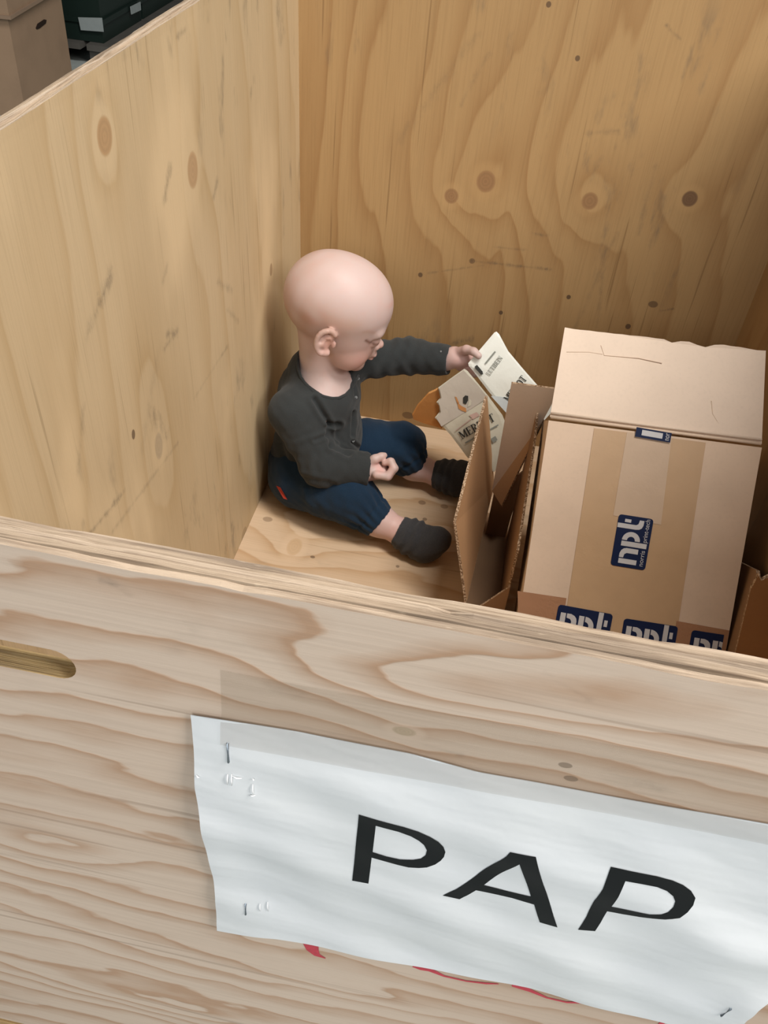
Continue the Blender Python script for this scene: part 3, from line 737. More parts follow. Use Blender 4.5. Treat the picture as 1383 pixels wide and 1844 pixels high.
SER = {
 'M': (0.98, [S(.16,.04,.16,.96,k_), S(.82,.04,.82,.96,K), S(.18,.96,.50,.08,K), S(.50,.08,.80,.96,k_), S(.02,.03,.30,.03,.06), S(.66,.03,.98,.03,.06), S(.02,.97,.22,.97,.06), S(.80,.97,.98,.97,.06)]),
 'E': (0.68, [S(.18,.0,.18,1,K), S(.04,.03,.62,.03,.06), S(.04,.97,.60,.97,.06), S(.2,.52,.46,.52,.06), S(.60,.0,.60,.24,.06), S(.58,1,.58,.78,.06), S(.46,.40,.46,.64,.06)]),
 'R': (0.80, [S(.18,0,.18,1,K), S(.04,.03,.36,.03,.06), S(.04,.97,.42,.97,.06), S(.2,.50,.42,.50,.06), S(.40,.97,.58,.86,.09), S(.58,.88,.58,.62,K), S(.58,.64,.40,.50,.09), S(.40,.5,.66,.05,K), S(.60,.03,.80,.03,.06)]),
 'L': (0.66, [S(.18,0,.18,1,K), S(.04,.03,.62,.03,.06), S(.04,.97,.34,.97,.06), S(.60,0,.60,.28,.06)]),
 'O': (0.84, ring(.42, .5, .38, .5, K, k_)),
 'T': (0.72, [S(.36,0,.36,1,K), S(.02,.97,.70,.97,.06), S(.05,1,.05,.76,.06), S(.67,1,.67,.76,.06), S(.2,.03,.52,.03,.06)]),
 'U': (0.78, [S(.18,.3,.18,1,K), S(.62,.3,.62,1,k_), S(.18,.32,.30,.05,.12), S(.62,.32,.50,.05,.08), S(.28,.05,.52,.05,.09), S(.04,.97,.32,.97,.06), S(.50,.97,.74,.97,.06)]),
 'I': (0.38, [S(.18,0,.18,1,K), S(.04,.03,.32,.03,.06), S(.04,.97,.32,.97,.06)]),
 'B': (0.72, [S(.18,0,.18,1,K), S(.04,.03,.44,.03,.06), S(.04,.97,.42,.97,.06), S(.2,.52,.44,.52,.06), S(.54,.58,.54,.92,K), S(.58,.10,.58,.46,K), S(.42,.97,.55,.88,.08), S(.42,.03,.58,.13,.08)]),
 'N': (0.86, [S(.16,.0,.16,.96,k_), S(.72,.0,.72,.96,k_), S(.14,.96,.72,.04,K), S(.03,.03,.30,.03,.06), S(.58,.97,.86,.97,.06), S(.02,.97,.2,.97,.06)]),
 '.': (0.4, [S(.05,.2,.32,.2,.35)])}
def serif(name, s, place, mat, parent, th):
    """place(x, y) -> 3-D; the word runs 0..1 along x, cap height 1 in y"""
    w = sum(SER[c][0] for c in s); V, F = [], []; x0 = 0.0
    for c in s:
        for q_ in SER[c][1]:
            F.append(tuple(len(V) + i for i in range(len(q_)))); V += [place((x0 + a) / w, b) for a, b in q_]
        x0 += SER[c][0]
    return mesh(name, V, F, mat, parent)
def pouch_frame(tl, tr, down_px, y0, tilt):
    """plane through the top corner leaning by tilt; returns a pixel mapper and normal towards the lens"""
    n = nrm(np.array([tilt[0], -1.0, tilt[1]])); p0 = B(*tl, y0)
    return (lambda u, v, o=0.0: PL(u, v, p0 + n * o, n)), n
def film(name, pxs, mp, n, mats, parent, th=0.0035, bulge=0.004):
    """thin filled pouch: outline from the photograph, swelling towards its middle"""
    pts = np.array([mp(u, v) for u, v in pxs]); c = pts.mean(0); m = len(pts); V = []; F = []
    rings = (1.0, 0.9, 0.7, 0.45, 0.2)
    for sgn in (1, -1):
        for r in rings:
            for q_ in pts: V.append(c + (q_ - c) * r + n * sgn * (th / 2 * (0.25 if r == 1 else 1) + bulge * 0.5 * (1 - r * r)))
        V.append(c + n * sgn * (th / 2 + bulge * 0.5))
    h = len(rings) * m + 1
    for s_ in (0, 1):
        o_ = s_ * h
        for k in range(len(rings) - 1):
            for i in range(m):
                j = (i + 1) % m; f_ = (o_ + k*m + i, o_ + k*m + j, o_ + (k+1)*m + j, o_ + (k+1)*m + i); F.append(f_ if s_ else f_[::-1])
        for i in range(m):
            f_ = (o_ + (len(rings)-1)*m + i, o_ + (len(rings)-1)*m + (i+1) % m, o_ + h - 1); F.append(f_ if s_ else f_[::-1])
    for i in range(m):
        j = (i + 1) % m; F.append((i, j, h + j, h + i))
    o = mesh(name, V, F, mats, parent, smooth=False)
    bm = bmesh.new(); bm.from_mesh(o.data); bmesh.ops.recalc_face_normals(bm, faces=bm.faces[:]); bm.to_mesh(o.data); bm.free()
    return o
OFF = 0.0046
pw = thing('white_pouch', 'white printed pouch with a hang hole held in the raised hand', 'pouch')
mpw, nw = pouch_frame((843, 655), (893, 597), None, -0.168, (0.12, 0.5))
bw = film('pouch_body', [(843, 654), (868, 625), (890, 599), (894, 597), (899, 602), (915, 632), (940, 662), (968, 694), (1000, 735), (950, 790), (914, 744), (880, 705), (852, 668), (844, 659)], mpw, nw, M_P_WHITE, pw, .003, .004)
def quad_print(name, pxs, mp, n, mat, parent, off=OFF, th=0.0003):
    return sheet(name, [mp(u, v, off) for u, v in pxs], th, [mat, mat], parent, n)
quad_print('hang_hole', [(855, 660), (859, 657), (864, 663), (869, 669), (870, 674), (866, 675), (861, 669), (856, 664)], mpw, nw, M_DK, pw)
def placer(mp, a, b, up, off):      # word from pixel a to pixel b, cap height vector up (pixels)
    a, b, up = np.array(a, float), np.array(b, float), np.array(up, float)
    return lambda x_, y_: mp(*(a + (b - a) * x_ + up * y_), off)
serif('brand_lettering', 'LUTIBEIN', placer(mpw, (882, 677), (906, 645), (-7, -5), OFF), M_GR, pw, 0)
quad_print('print_line', [(873, 654), (891, 632), (893, 634), (875, 656)], mpw, nw, M_GR, pw)
serif('variety_lettering', 'MERLOT', placer(mpw, (917, 725), (950, 683), (-11, -8), OFF), M_DK, pw, 0)
quad_print('bottom_panel', [(884, 713), (898, 714), (916, 716), (940, 762), (936, 775), (914, 746)], mpw, nw, M_BAND, pw, OFF - .001)
pb = thing('torn_pouch', 'cream printed pouch torn open at the top, copper lining showing', 'pouch')
mpb, nb = pouch_frame((800, 700), (838, 660), None, -0.195, (0.05, 0.35))
bb = film('pouch_body', [(789, 698), (812, 681), (836, 664), (842, 668), (862, 692), (880, 714), (905, 748), (925, 800), (890, 850), (842, 824), (812, 784), (783, 752), (792, 741), (791, 731), (786, 724), (793, 716), (791, 706)], mpb, nb, M_P_CREAM, pb, .003, .004)
quad_print('back_print', [(791, 699), (812, 683), (835, 667), (861, 694), (878, 716), (850, 735), (795, 768), (786, 753), (794, 742), (792, 731), (789, 724), (795, 716), (793, 706)], mpb, nb, M_P_GREY, pb, OFF - .0008)
cop = film('copper_lining', [(742, 746), (752, 728), (772, 706), (789, 698), (800, 720), (796, 772), (783, 768), (762, 762), (745, 755)], (lambda u, v, o=0.0: mpb(u, v, o - .007)), nb, M_COPPER, pb, .0015, .002)
serif('variety_lettering', 'MERLOT', placer(mpb, (831, 792), (893, 757), (-7, -13), OFF), M_DK, pb, 0)
quad_print('print_line', [(837, 797), (897, 764), (898, 766), (838, 799)], mpb, nb, M_GR, pb)
quad_print('print_line', [(820, 775), (852, 751), (853, 752), (821, 776)], mpb, nb, M_PK, pb)
quad_print('emblem', [(834, 716), (838, 712), (843, 713), (843, 721), (839, 728), (834, 726)], mpb, nb, M_DK, pb, OFF + .0002)
quad_print('emblem', [(823, 724), (831, 731), (839, 735), (840, 742), (833, 740), (826, 736)], mpb, nb, M_OR, pb, OFF + .0001)
quad_print('emblem', [(819, 714), (822, 715), (827, 726), (824, 728)], mpb, nb, M_OR, pb, OFF + .0001)
quad_print('emblem', [(845, 718), (849, 722), (848, 730), (842, 733)], mpb, nb, M_P_CREAM, pb, OFF + .0002)
quad_print('emblem', [(845, 748), (858, 742), (864, 748), (852, 755)], mpb, nb, M_PK, pb, OFF + .0001)
quad_print('emblem', [(884, 790), (892, 785), (896, 792), (888, 798)], mpb, nb, M_GR, pb, OFF + .0001)

# ------------------------------------------------------------------ behind the bin
M_BG_CARD = cardboard('dim_kraft_cardboard', (0.36, 0.245, 0.16))
M_GREEN = plain('dark_green_plastic', (0.010, 0.021, 0.017), 0.45, 0.4, 0.15, 10)
M_LABEL = plain('white_label_paper', (0.30, 0.34, 0.34), 0.6, 0.3, 0.1)
M_DARKWOOD = plain('weathered_pallet_wood', (0.10, 0.095, 0.085), 0.8, 0.2, 0.3, 12)
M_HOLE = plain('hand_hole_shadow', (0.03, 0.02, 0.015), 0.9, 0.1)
bg0 = P(48, 213, 2, ZG + 0.015); bg1 = P(132, 143, 2, ZG + 0.015)
ang = math.atan2(bg1[1] - bg0[1], bg1[0] - bg0[0])
ey = nrm([bg1[0] - bg0[0], bg1[1] - bg0[1], 0]); exx = np.array([ey[1], -ey[0], 0]) * -1     # exx points away to the left
LN = float(np.linalg.norm((bg1 - bg0)[:2]))
def bgp(a, b, z): return bg0 + exx * a + ey * b + np.array([0, 0, z])
def oriented(name, f, lo, hi, mat, parent):
    v, fa = box_data(lo, hi); o = mesh(name, [f(*q_) for q_ in v], fa, mat, parent)
    bm = bmesh.new(); bm.from_mesh(o.data); bmesh.ops.recalc_face_normals(bm, faces=bm.faces[:]); bm.to_mesh(o.data); bm.free(); return o
zt = float(PL(22, 28, bg0, -exx)[2] - bg0[2])       # height of the lower box, read off its near upright edge
sl = box('floor_board', (bg0[0] - 1.1, bg0[1] - 0.25, ZG), (bg0[0] + 0.06, bg0[1] + 0.72, ZG + 0.015), plain('pale_board', (0.42, 0.47, 0.46), 0.6, 0.3))
tag(sl, 'pale grey board lying on the hall floor under the brown boxes', 'board')
low_box = thing('moving_box', 'brown cardboard box with a hand hole standing behind the bin', 'box')
oriented('body', bgp, (0, 0, 0), (0.42, LN, zt), M_BG_CARD, low_box)
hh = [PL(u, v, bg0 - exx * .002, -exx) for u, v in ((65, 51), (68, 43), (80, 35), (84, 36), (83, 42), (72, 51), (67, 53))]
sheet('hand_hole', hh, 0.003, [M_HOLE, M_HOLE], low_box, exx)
up_box = thing('moving_box', 'brown cardboard box stacked on top of the box with the hand hole', 'box')
oriented('body', bgp, (-0.012, -0.012, zt + .001), (0.43, LN + 0.012, zt + 0.40), M_BG_CARD, up_box)
oriented('lid_rim', bgp, (-0.02, -0.02, zt + .001), (0.44, LN + 0.02, zt + 0.012), cardboard('worn_cardboard_rim', (0.30, 0.21, 0.145)), up_box)
# pallet of green crates further back
cr0 = P(187, 78, 2, ZG + 0.10); cr1 = P(255, 36, 2, ZG + 0.10)
cy = nrm([cr1[0] - cr0[0], cr1[1] - cr0[1], 0]); cx = np.array([-cy[1], cy[0], 0])
def cgp(a, b, z): return cr0 + cx * a + cy * b + np.array([0, 0, z])
bp = thing('pallet', 'dark weathered pallet carrying the green crates', 'pallet')
CL = float(np.linalg.norm((cr1 - cr0)[:2]))
for i in range(5): oriented('deck_board', cgp, (-0.06 + i * 0.15, -0.04, -0.025), (0.06 + i * 0.15, 2.3, -0.001), M_DARKWOOD, bp)
for i in range(3):
    for j in range(4): oriented('block', cgp, (-0.05 + i * 0.28, -0.02 + j * 0.75, -0.10), (0.06 + i * 0.28, 0.11 + j * 0.75, -0.026), M_DARKWOOD, bp)
labels = ['dark green plastic crate with a wide white label, nearest the brown boxes', 'dark green plastic crate in the middle of the row on the pallet', 'dark green plastic crate at the far end of the row']
for i in range(3):
    c_ = thing('plastic_crate', labels[i], 'crate', 'green crates on the far pallet')
    b0_, b1_ = i * (CL + .02), i * (CL + .02) + CL
    oriented('body', cgp, (0, b0_, 0), (0.5, b1_, 0.34), M_GREEN, c_)
    oriented('rim', cgp, (-0.012, b0_ - .008, 0.07), (0.51, b1_ + .008, 0.09), M_GREEN, c_)
    oriented('rim', cgp, (-0.015, b0_ - .008, 0.31), (0.51, b1_ + .008, 0.345), M_GREEN, c_)
    if i == 0:
        lp = [PL(u, v, cr0 - cy * (-.0) - cy * .012, -cy) for u, v in ((141, 31), (184, 32), (187, 57), (146, 54))]
        sheet('label', lp, .003, [M_LABEL, M_LABEL], c_, -cy)
        lp = [PL(u, v, cr0 - cx * .018, -cx) for u, v in ((234, 12), (252, 3), (253, 18), (236, 26))]
        sheet('label', lp, .003, [M_LABEL, M_LABEL], c_, -cx)
    if i == 2: oriented('label', cgp, (-0.02, b0_ + .1, 0.15), (-0.013, b0_ + .22, 0.25), M_LABEL, c_)
# ------------------------------------------------------------------ the child: signed-distance sculpting
class Field:
    def __init__(s, lo, hi, h):
        s.lo = np.array(lo, float); s.h = h
        s.n = np.ceil((np.array(hi) - s.lo) / h).astype(int) + 1
        s.f = np.full(s.n, 0.03, np.float32)
    def region(s, lo, hi):
        i0 = np.clip(np.floor((np.asarray(lo) - s.lo) / s.h).astype(int), 0, s.n - 1)
        i1 = np.clip(np.ceil((np.asarray(hi) - s.lo) / s.h).astype(int) + 1, 1, s.n)
        sl = tuple(slice(a, b) for a, b in zip(i0, i1))
        ax = [(s.lo[k] + s.h * np.arange(i0[k], i1[k])).astype(np.float32) for k in range(3)]
        return sl, np.stack(np.meshgrid(*ax, indexing='ij'), -1)
    def blend(s, sl, d, k, op):
        a = s.f[sl]
        if op == 'add':
            h = np.clip(0.5 + 0.5 * (a - d) / k, 0, 1); s.f[sl] = a * (1 - h) + d * h - k * h * (1 - h)
        else:
            h = np.clip(0.5 - 0.5 * (a + d) / k, 0, 1); s.f[sl] = a * (1 - h) - d * h + k * h * (1 - h)
    def cone(s, a, b, ra, rb, k=0.01, op='add'):
        a, b = np.asarray(a, float), np.asarray(b, float); m = max(ra, rb) + k + 0.012
        sl, X = s.region(np.minimum(a, b) - m, np.maximum(a, b) + m)
        ab = (b - a).astype(np.float32); L2 = float(ab @ ab) + 1e-12
        t = np.clip(((X - a.astype(np.float32)) @ ab) / L2, 0, 1)
        d = np.linalg.norm(X - (a.astype(np.float32) + t[..., None] * ab), axis=-1) - (ra + (rb - ra) * t)
        s.blend(sl, d, k, op)
    def chain(s, pts, rs, k=0.01):
        for i in range(len(pts) - 1): s.cone(pts[i], pts[i + 1], rs[i], rs[i + 1], k)
    def ell(s, c, r, k=0.01, op='add', R=None):
        c, r = np.asarray(c, float), np.asarray(r, float); m = float(r.max()) + k + 0.012
        sl, X = s.region(c - m, c + m)
        q = X - c.astype(np.float32)
        if R is not None: q = q @ R.T.astype(np.float32)
        r32 = r.astype(np.float32)
        k0 = np.linalg.norm(q / r32, axis=-1); k1 = np.linalg.norm(q / (r32 * r32), axis=-1) + 1e-9
        s.blend(sl, k0 * (k0 - 1) / k1, k, op)
    def cut_plane(s, p0, n, k=0.004):
        sl, X = s.region(s.lo, s.lo + s.h * s.n)
        d = (X - np.asarray(p0, np.float32)) @ np.asarray(n, np.float32)
        a = s.f; h = np.clip(0.5 - 0.5 * (a - d) / k, 0, 1); s.f = a * (1 - h) + d * h + k * h * (1 - h)
    def mesh(s, smooth=2):
        f = s.f; n = s.n; neg = f < 0
        c = [neg[i:n[0]-1+i, j:n[1]-1+j, k:n[2]-1+k] for i in (0, 1) for j in (0, 1) for k in (0, 1)]
        cnt = sum(a.astype(np.int8) for a in c); act = (cnt > 0) & (cnt < 8)
        I = np.argwhere(act); idx = -np.ones(act.shape, np.int64); idx[act] = np.arange(len(I))
        acc = np.zeros((len(I), 3)); w = np.zeros(len(I))
        corners = [np.array(q) for q in ((0,0,0),(0,0,1),(0,1,0),(0,1,1),(1,0,0),(1,0,1),(1,1,0),(1,1,1))]
        val = [f[tuple((I + q).T)] for q in corners]
        for a in range(8):
            for b in range(a + 1, 8):
                if np.abs(corners[a] - corners[b]).sum() != 1: continue
                m = (val[a] < 0) != (val[b] < 0)
                t = val[a][m] / (val[a][m] - val[b][m])
                acc[m] += corners[a] + t[:, None] * (corners[b] - corners[a]); w[m] += 1
        V = s.lo + s.h * (I + acc / w[:, None])
        Q = []
        for ax in range(3):
            o1, o2 = [(1, 2), (2, 0), (0, 1)][ax]
            a = np.moveaxis(neg, (ax, o1, o2), (0, 1, 2)); m = np.argwhere(a[:-1, 1:-1, 1:-1] != a[1:, 1:-1, 1:-1])
            m[:, 1:] += 1
            A = np.moveaxis(idx, (ax, o1, o2), (0, 1, 2))
            q = np.stack([A[m[:,0], m[:,1]-1, m[:,2]-1], A[m[:,0], m[:,1], m[:,2]-1], A[m[:,0], m[:,1], m[:,2]], A[m[:,0], m[:,1]-1, m[:,2]]], 1)
            fl = a[m[:,0], m[:,1], m[:,2]]
            q[~fl] = q[~fl][:, ::-1]; Q.append(q)
        Q = np.concatenate(Q); Q = Q[(Q >= 0).all(1)]
        for _ in range(smooth):
            sm = np.zeros_like(V); ct = np.zeros(len(V))
            for a, b in ((0, 1), (1, 2), (2, 3), (3, 0)):
                np.add.at(sm, Q[:, a], V[Q[:, b]]); np.add.at(sm, Q[:, b], V[Q[:, a]])
                np.add.at(ct, Q[:, a], 1); np.add.at(ct, Q[:, b], 1)
            V = V * 0.45 + 0.55 * sm / np.maximum(ct, 1)[:, None]
        return V, Q
def vnormals(V, Q):
    n = np.cross(V[Q[:, 2]] - V[Q[:, 0]], V[Q[:, 3]] - V[Q[:, 1]]); N = np.zeros_like(V)
    for k in range(4): np.add.at(N, Q[:, k], n)
    return N / (np.linalg.norm(N, axis=1)[:, None] + 1e-12)
def np_mesh(name, V, Q, mat, parent):
    me = bpy.data.meshes.new(name); me.from_pydata(V.tolist(), [], Q.tolist()); me.update()
    return link(name, me, mat, parent, True)
def gau(V, c, s): return np.exp(-((V - np.asarray(c)) ** 2).sum(1) / (s * s))
def wobble(V, scale, seed):
    r = np.random.default_rng(seed); o = np.zeros(len(V))
    for _ in range(10):
        k = r.normal(size=3) * scale; o += np.sin(V @ k + r.uniform(0, 6.3))
    return o / 3.2

person = thing('person', 'baby in charcoal cardigan and navy trousers sitting in the bin', 'person')
# head frame: forward, left, up
_a, _p, _r = math.radians(14), math.radians(20), math.radians(2)
HF_ = np.array([math.cos(_a) * math.cos(_p), math.sin(_a) * math.cos(_p), -math.sin(_p)])
_l0 = np.array([-math.sin(_a), math.cos(_a), 0]); _u0 = np.cross(HF_, _l0)
HL_ = _l0 * math.cos(_r) + _u0 * math.sin(_r); HU_ = np.cross(HF_, HL_)
RH = np.stack([HF_, HL_, HU_]); HO = B(604.5, 554.5, -0.215); HS = 0.985
def hd(x, y, z): return HO + HS * (np.array([x, y, z]) @ RH)

# skeleton (photo pixels with a depth)
neck0 = np.array([0.088, -0.222, 0.215])
sh_r, el_r, wr_r = B(528, 742, -0.292), B(578, 838, -0.322), B(660, 846, -0.305)
sh_l, el_l, wr_l = np.array([0.112, -0.160, 0.222]), B(735, 640, -0.125), B(803, 648, -0.135)
hip_r, kn_r, cf_r, an_r = np.array([0.078, -0.280, 0.058]), B(628, 893, -0.322), B(680, 936, -0.336), B(722, 958, -0.345)
hip_l, kn_l, cf_l, an_l = np.array([0.092, -0.195, 0.055]), B(722, 803, -0.165), B(744, 838, -0.172), B(790, 855, -0.178)
body = Field((-0.004, -0.42, -0.004), (0.40, -0.03, 0.47), 0.0017)
E_ = lambda c, r, k=0.012, op='add': body.ell(hd(*c), np.array(r) * HS, k, op, RH)
# cranium, forehead, jaw, cheeks
E_((-.014, 0, .016), (.074, .067, .071), .02); E_((.024, 0, .016), (.061, .058, .063), .03)
E_((.030, 0, -.030), (.050, .055, .045), .02); E_((.044, 0, -.052), (.036, .040, .034), .02)
for s_ in (1, -1):
    E_((.043, .031 * s_, -.053), (.026, .022, .026), .012)
    E_((.073, .027 * s_, -.013), (.010, .015, .008), .012, 'sub')      # eye sockets
    E_((.067, .027 * s_, -.015), (.0135, .0135, .0120), .004)           # lids over the eyes
    E_((.069, .026 * s_, .003), (.009, .017, .007), .012)               # brow
E_((.066, 0, -.079), (.017, .020, .015), .012)                          # chin
E_((.079, 0, -.022), (.008, .007, .014), .006); E_((.089, 0, -.034), (.0085, .0085, .0075), .006)
for s_ in (1, -1): E_((.085, .009 * s_, -.037), (.0055, .005, .0048), .003)
for s_ in (1, -1): E_((.0885, .0045 * s_, -.0415), (.003, .0022, .003), .001, 'sub')
E_((.079, 0, -.050), (.012, .016, .009), .008)
E_((.0885, 0, -.0530), (.0058, .0125, .0036), .003); E_((.0860, 0, -.0605), (.0060, .0115, .0042), .004)
E_((.0950, 0, -.0566), (.006, .014, .0012), .002, 'sub')
for s_ in (1, -1):                                                       # ears
    ec = np.array([-.004, .0665 * s_, -.020])
    tilt = math.radians(14)
    def eo(a, b, out): return hd(ec[0] + a * math.cos(tilt) - b * math.sin(tilt) * 0.6, ec[1] + s_ * out, ec[2] + b * math.cos(tilt) + a * math.sin(tilt) * .3)
    body.chain([eo(-.004, .004, -.002), eo(-.006, -.006, .001)], [.010, .009], .006)
    arc = [eo(.0155 * math.cos(t) - .004, .0215 * math.sin(t) + .001, .0065 + .003 * (math.cos(t) < 0)) for t in np.linspace(math.radians(48), math.radians(290), 14)]
    arc.insert(0, eo(.0095, .0080, -.006))
    body.chain(arc, [.0028, .0032] + [.0036] * 13, .0035)
    body.cone(eo(.001, -.018, .004), eo(-.003, -.016, .004), .0055, .0055, .004)
    body.cone(eo(-.002, .006, .004), eo(-.012, -.004, .006), .0075, .0065, .005)
    body.cone(eo(-.001, .003, .013), eo(.000, -.005, .013), .0060, .0050, .003, 'sub')
    body.cone(eo(-.006, .012, .0105), eo(-.013, .002, .0115), .0024, .0024, .002, 'sub')
    body.cone(eo(.009, .000, .003), eo(.009, -.005, .003), .0035, .0035, .003)
# neck and trunk
body.chain([hd(-.010, 0, -.040), mid(hd(-.010, 0, -.045), neck0, .6), neck0], [.036, .033, .044], .010)
body.ell((.084, -.224, .196), (.056, .074, .040), .02)
body.chain([np.array([.082, -.225, .185]), np.array([.080, -.232, .110]), np.array([.074, -.238, .066])], [.056, .058, .056], .03)
# limbs
body.chain([np.array([.080, -.265, .205]), sh_r, el_r, wr_r], [.028, .027, .022, .0175], .012)
body.chain([np.array([.100, -.185, .212]), sh_l, el_l, wr_l], [.028, .025, .020, .0165], .012)
body.chain([hip_r, kn_r, cf_r, an_r], [.040, .031, .0255, .0205], .015)
body.chain([hip_l, kn_l, cf_l, an_l], [.040, .030, .0245, .0200], .015)
# right hand: a loose fist seen from the thumb side
ro = B(684, 841, -0.300); tow = nrm(CAMP - ro)
r1 = nrm(np.array([1.0, 0.10, 0.02]) - tow * float(np.dot([1.0, .10, .02], tow))); r3 = nrm(np.cross(r1, tow)) * -1
if r3[2] < 0: r3 = -r3
def rh(a, c, d=0.0): return ro + 1.18 * (r1 * a + r3 * c + tow * d)
body.chain([wr_r, rh(-.016, -.002, -.002)], [.0165, .0155], .008)
body.ell(rh(-.007, -.005, -.003), (.0195, .0160, .0145), .008, 'add', np.stack([r1, tow, r3]))
body.ell(rh(-.001, -.006, -.005), (.0190, .0150, .0110), .006, 'add', np.stack([r1, tow, r3]))
for d_, sc_ in ((.0125, .92), (.0040, 1.0), (-.0045, .98), (-.0125, .86)):
    body.chain([rh(-.004, -.011, d_), rh(.0125 * sc_, -.0120, d_), rh(.0205 * sc_, .000, d_), rh(.0150 * sc_, .0095, d_ - .001), rh(.0065 * sc_, .0060, d_ - .003)],
               [.0070, .0066, .0062, .0056, .0050], .0022)
body.chain([rh(-.016, .003, .006), rh(-.008, .010, .010), rh(.0005, .0145, .009), rh(.0045, .0165, .005)], [.0085, .0075, .0063, .0052], .003)
# left hand: gripping the corner of the white pouch, thumb on the near side
body.chain([wr_l, B(820, 645, -.138)], [.0165, .0160], .008)
body.chain([B(818, 642, -.138), B(834, 646, -.140)], [.0165, .0155], .006)
body.chain([B(827, 634, -.142), B(840, 630, -.150), B(853, 633, -.160), B(862, 641, -.166)], [.0085, .0078, .0066, .0056], .003)
for q_ in ([(834, 640, -.132), (850, 643, -.136), (864, 652, -.146), (868, 662, -.152)], [(834, 648, -.132), (848, 652, -.136), (861, 661, -.147), (863, 669, -.153)],
           [(832, 655, -.134), (845, 659, -.140), (855, 668, -.150), (856, 675, -.157)], [(828, 660, -.138), (839, 664, -.145), (847, 671, -.154), (848, 676, -.160)]):
    body.chain([B(*w) for w in q_], [.0075, .0068, .0060, .0050], .002)
# bare shins end in the socks: feet
toe_r, heel_r = B(790, 972, -.358), B(764, 984, -.360)
body.chain([an_r, heel_r], [.0200, .0175], .01); body.chain([an_r, toe_r], [.0190, .0150], .01)
toe_l, heel_l = B(835, 850, -.185), B(822, 868, -.185)
body.chain([an_l, heel_l], [.0195, .0170], .01); body.chain([an_l, toe_l], [.0180, .0145], .01)
body.cut_plane((0, 0, 0.001), (0, 0, -1.0), .002)
BV, BQ = body.mesh(2)
# skin with flush, fine hair and lash line as a vertex colour
L_ = ((BV - HO) / HS) @ RH.T
col = np.tile(np.array([0.55, 0.425, 0.395]), (len(BV), 1))
def tint(mask, c, k):
    global col
    col = col * (1 - (mask * k)[:, None]) + np.array(c) * (mask * k)[:, None]
def hg(c, r): return np.exp(-(((L_ - np.array(c)) / np.array(r)) ** 2).sum(1))
headm = 1 / (1 + np.exp(-(L_[:, 2] + .10) * 300))
for s_ in (1, -1):
    tint(hg((.058, .040 * s_, -.050), (.028, .024, .022)), (0.70, 0.33, 0.27), .62)
    tint(hg((-.004, .075 * s_, -.020), (.013, .016, .018)), (0.68, 0.28, 0.20), .50)
    tint(hg((.076, .029 * s_, .0035), (.010, .014, .0028)), (0.50, 0.31, 0.22), .40)          # brows
    tint(hg((.074, .027 * s_, -.012), (.014, .017, .009)), (0.62, 0.33, 0.27), .35)
tint(hg((.030, 0, -.045), (.060, .085, .036)), (0.56, 0.335, 0.275), .60)
tint(hg((.092, 0, -.036), (.012, .013, .010)), (0.74, 0.42, 0.33), .5)
tint(hg((.092, 0, -.0570), (.009, .0130, .0058)), (0.60, 0.20, 0.18), .85)
tint(hg((.066, 0, -.080), (.020, .026, .014)), (0.68, 0.35, 0.29), .45)
hair = 1 / (1 + np.exp(-((-L_[:, 0] * 0.9 - L_[:, 2] * 0.25) - .012) * 110)) * (1 / (1 + np.exp(-(L_[:, 2] + .034) * 330)))
hair *= 0.62 + 0.38 * np.clip(wobble(L_, 90, 4), -1, 1)
tint(np.clip(hair, 0, 1), (0.42, 0.25, 0.17), .28)
for s_ in (1, -1):
    fz = hg((-.056, .036 * s_, -.016), (.036, .042, .024)) + hg((-.016, .062 * s_, .004), (.034, .026, .018))
    tint(np.clip(fz * (.8 + .3 * wobble(L_, 110, 9)), 0, 1), (0.36, 0.19, 0.115), .62)
temple = hg((.012, .060, .012), (.030, .030, .022)) + hg((.012, -.060, .012), (.030, .030, .022)) + hg((.05, 0, .060), (.04, .05, .03)) * .4
tint(np.clip(temple, 0, 1) * (0.6 + .4 * wobble(L_, 120, 5)), (0.52, 0.31, 0.20), .35)
tint(hg((.074, -.022, .050), (.016, .020, .0045)), (0.58, 0.30, 0.25), .45)                  # a small bruise on the forehead
tint(gau(BV, ro, .03) * np.clip(wobble(BV, 140, 8) * .5 + .5, 0, 1), (0.74, 0.38, 0.33), .6)
tint(gau(BV, B(835, 648, -.14), .03), (0.70, 0.36, 0.32), .5)
tint(gau(BV, an_r, .04) + gau(BV, an_l, .04), (0.70, 0.385, 0.34), .6)
# closed lash line of the downcast eyes, mirrored to the far one
from mathutils.bvhtree import BVHTree
_bv = BVHTree.FromPolygons([tuple(v) for v in BV], [tuple(map(int, q_)) for q_ in BQ])
def paint_line(pxs, w, c, k):
    pts = []
    for u, v in pxs:
        h_ = _bv.ray_cast(Vector(CAMP), Vector(nrm(MCW @ _cray(u, v))))
        if h_[0] is not None: pts.append(((np.array(h_[0]) - HO) / HS) @ RH.T)
    for sgn in (1, -1):
        m_ = np.zeros(len(BV))
        for a, b in zip(pts[:-1], pts[1:]):
            a, b = a * [1, sgn, 1], b * [1, sgn, 1]; ab = b - a
            t = np.clip(((L_ - a) @ ab) / (ab @ ab + 1e-12), 0, 1)
            m_ = np.maximum(m_, np.exp(-(((L_ - (a + t[:, None] * ab)) ** 2).sum(1)) / (w * w)))
        tint(m_, c, k)
paint_line([(659, 613), (666, 617), (674, 620), (682, 619)], .0026, (0.16, 0.075, 0.05), .85)
paint_line([(655, 598), (664, 597), (674, 600)], .0035, (0.45, 0.27, 0.19), .35)
g = NG('baby_skin')
at = g.n.new('ShaderNodeAttribute'); at.attribute_name = 'skin'
x = g.xyz(); v_ = g.vec(x[0], x[1], x[2])
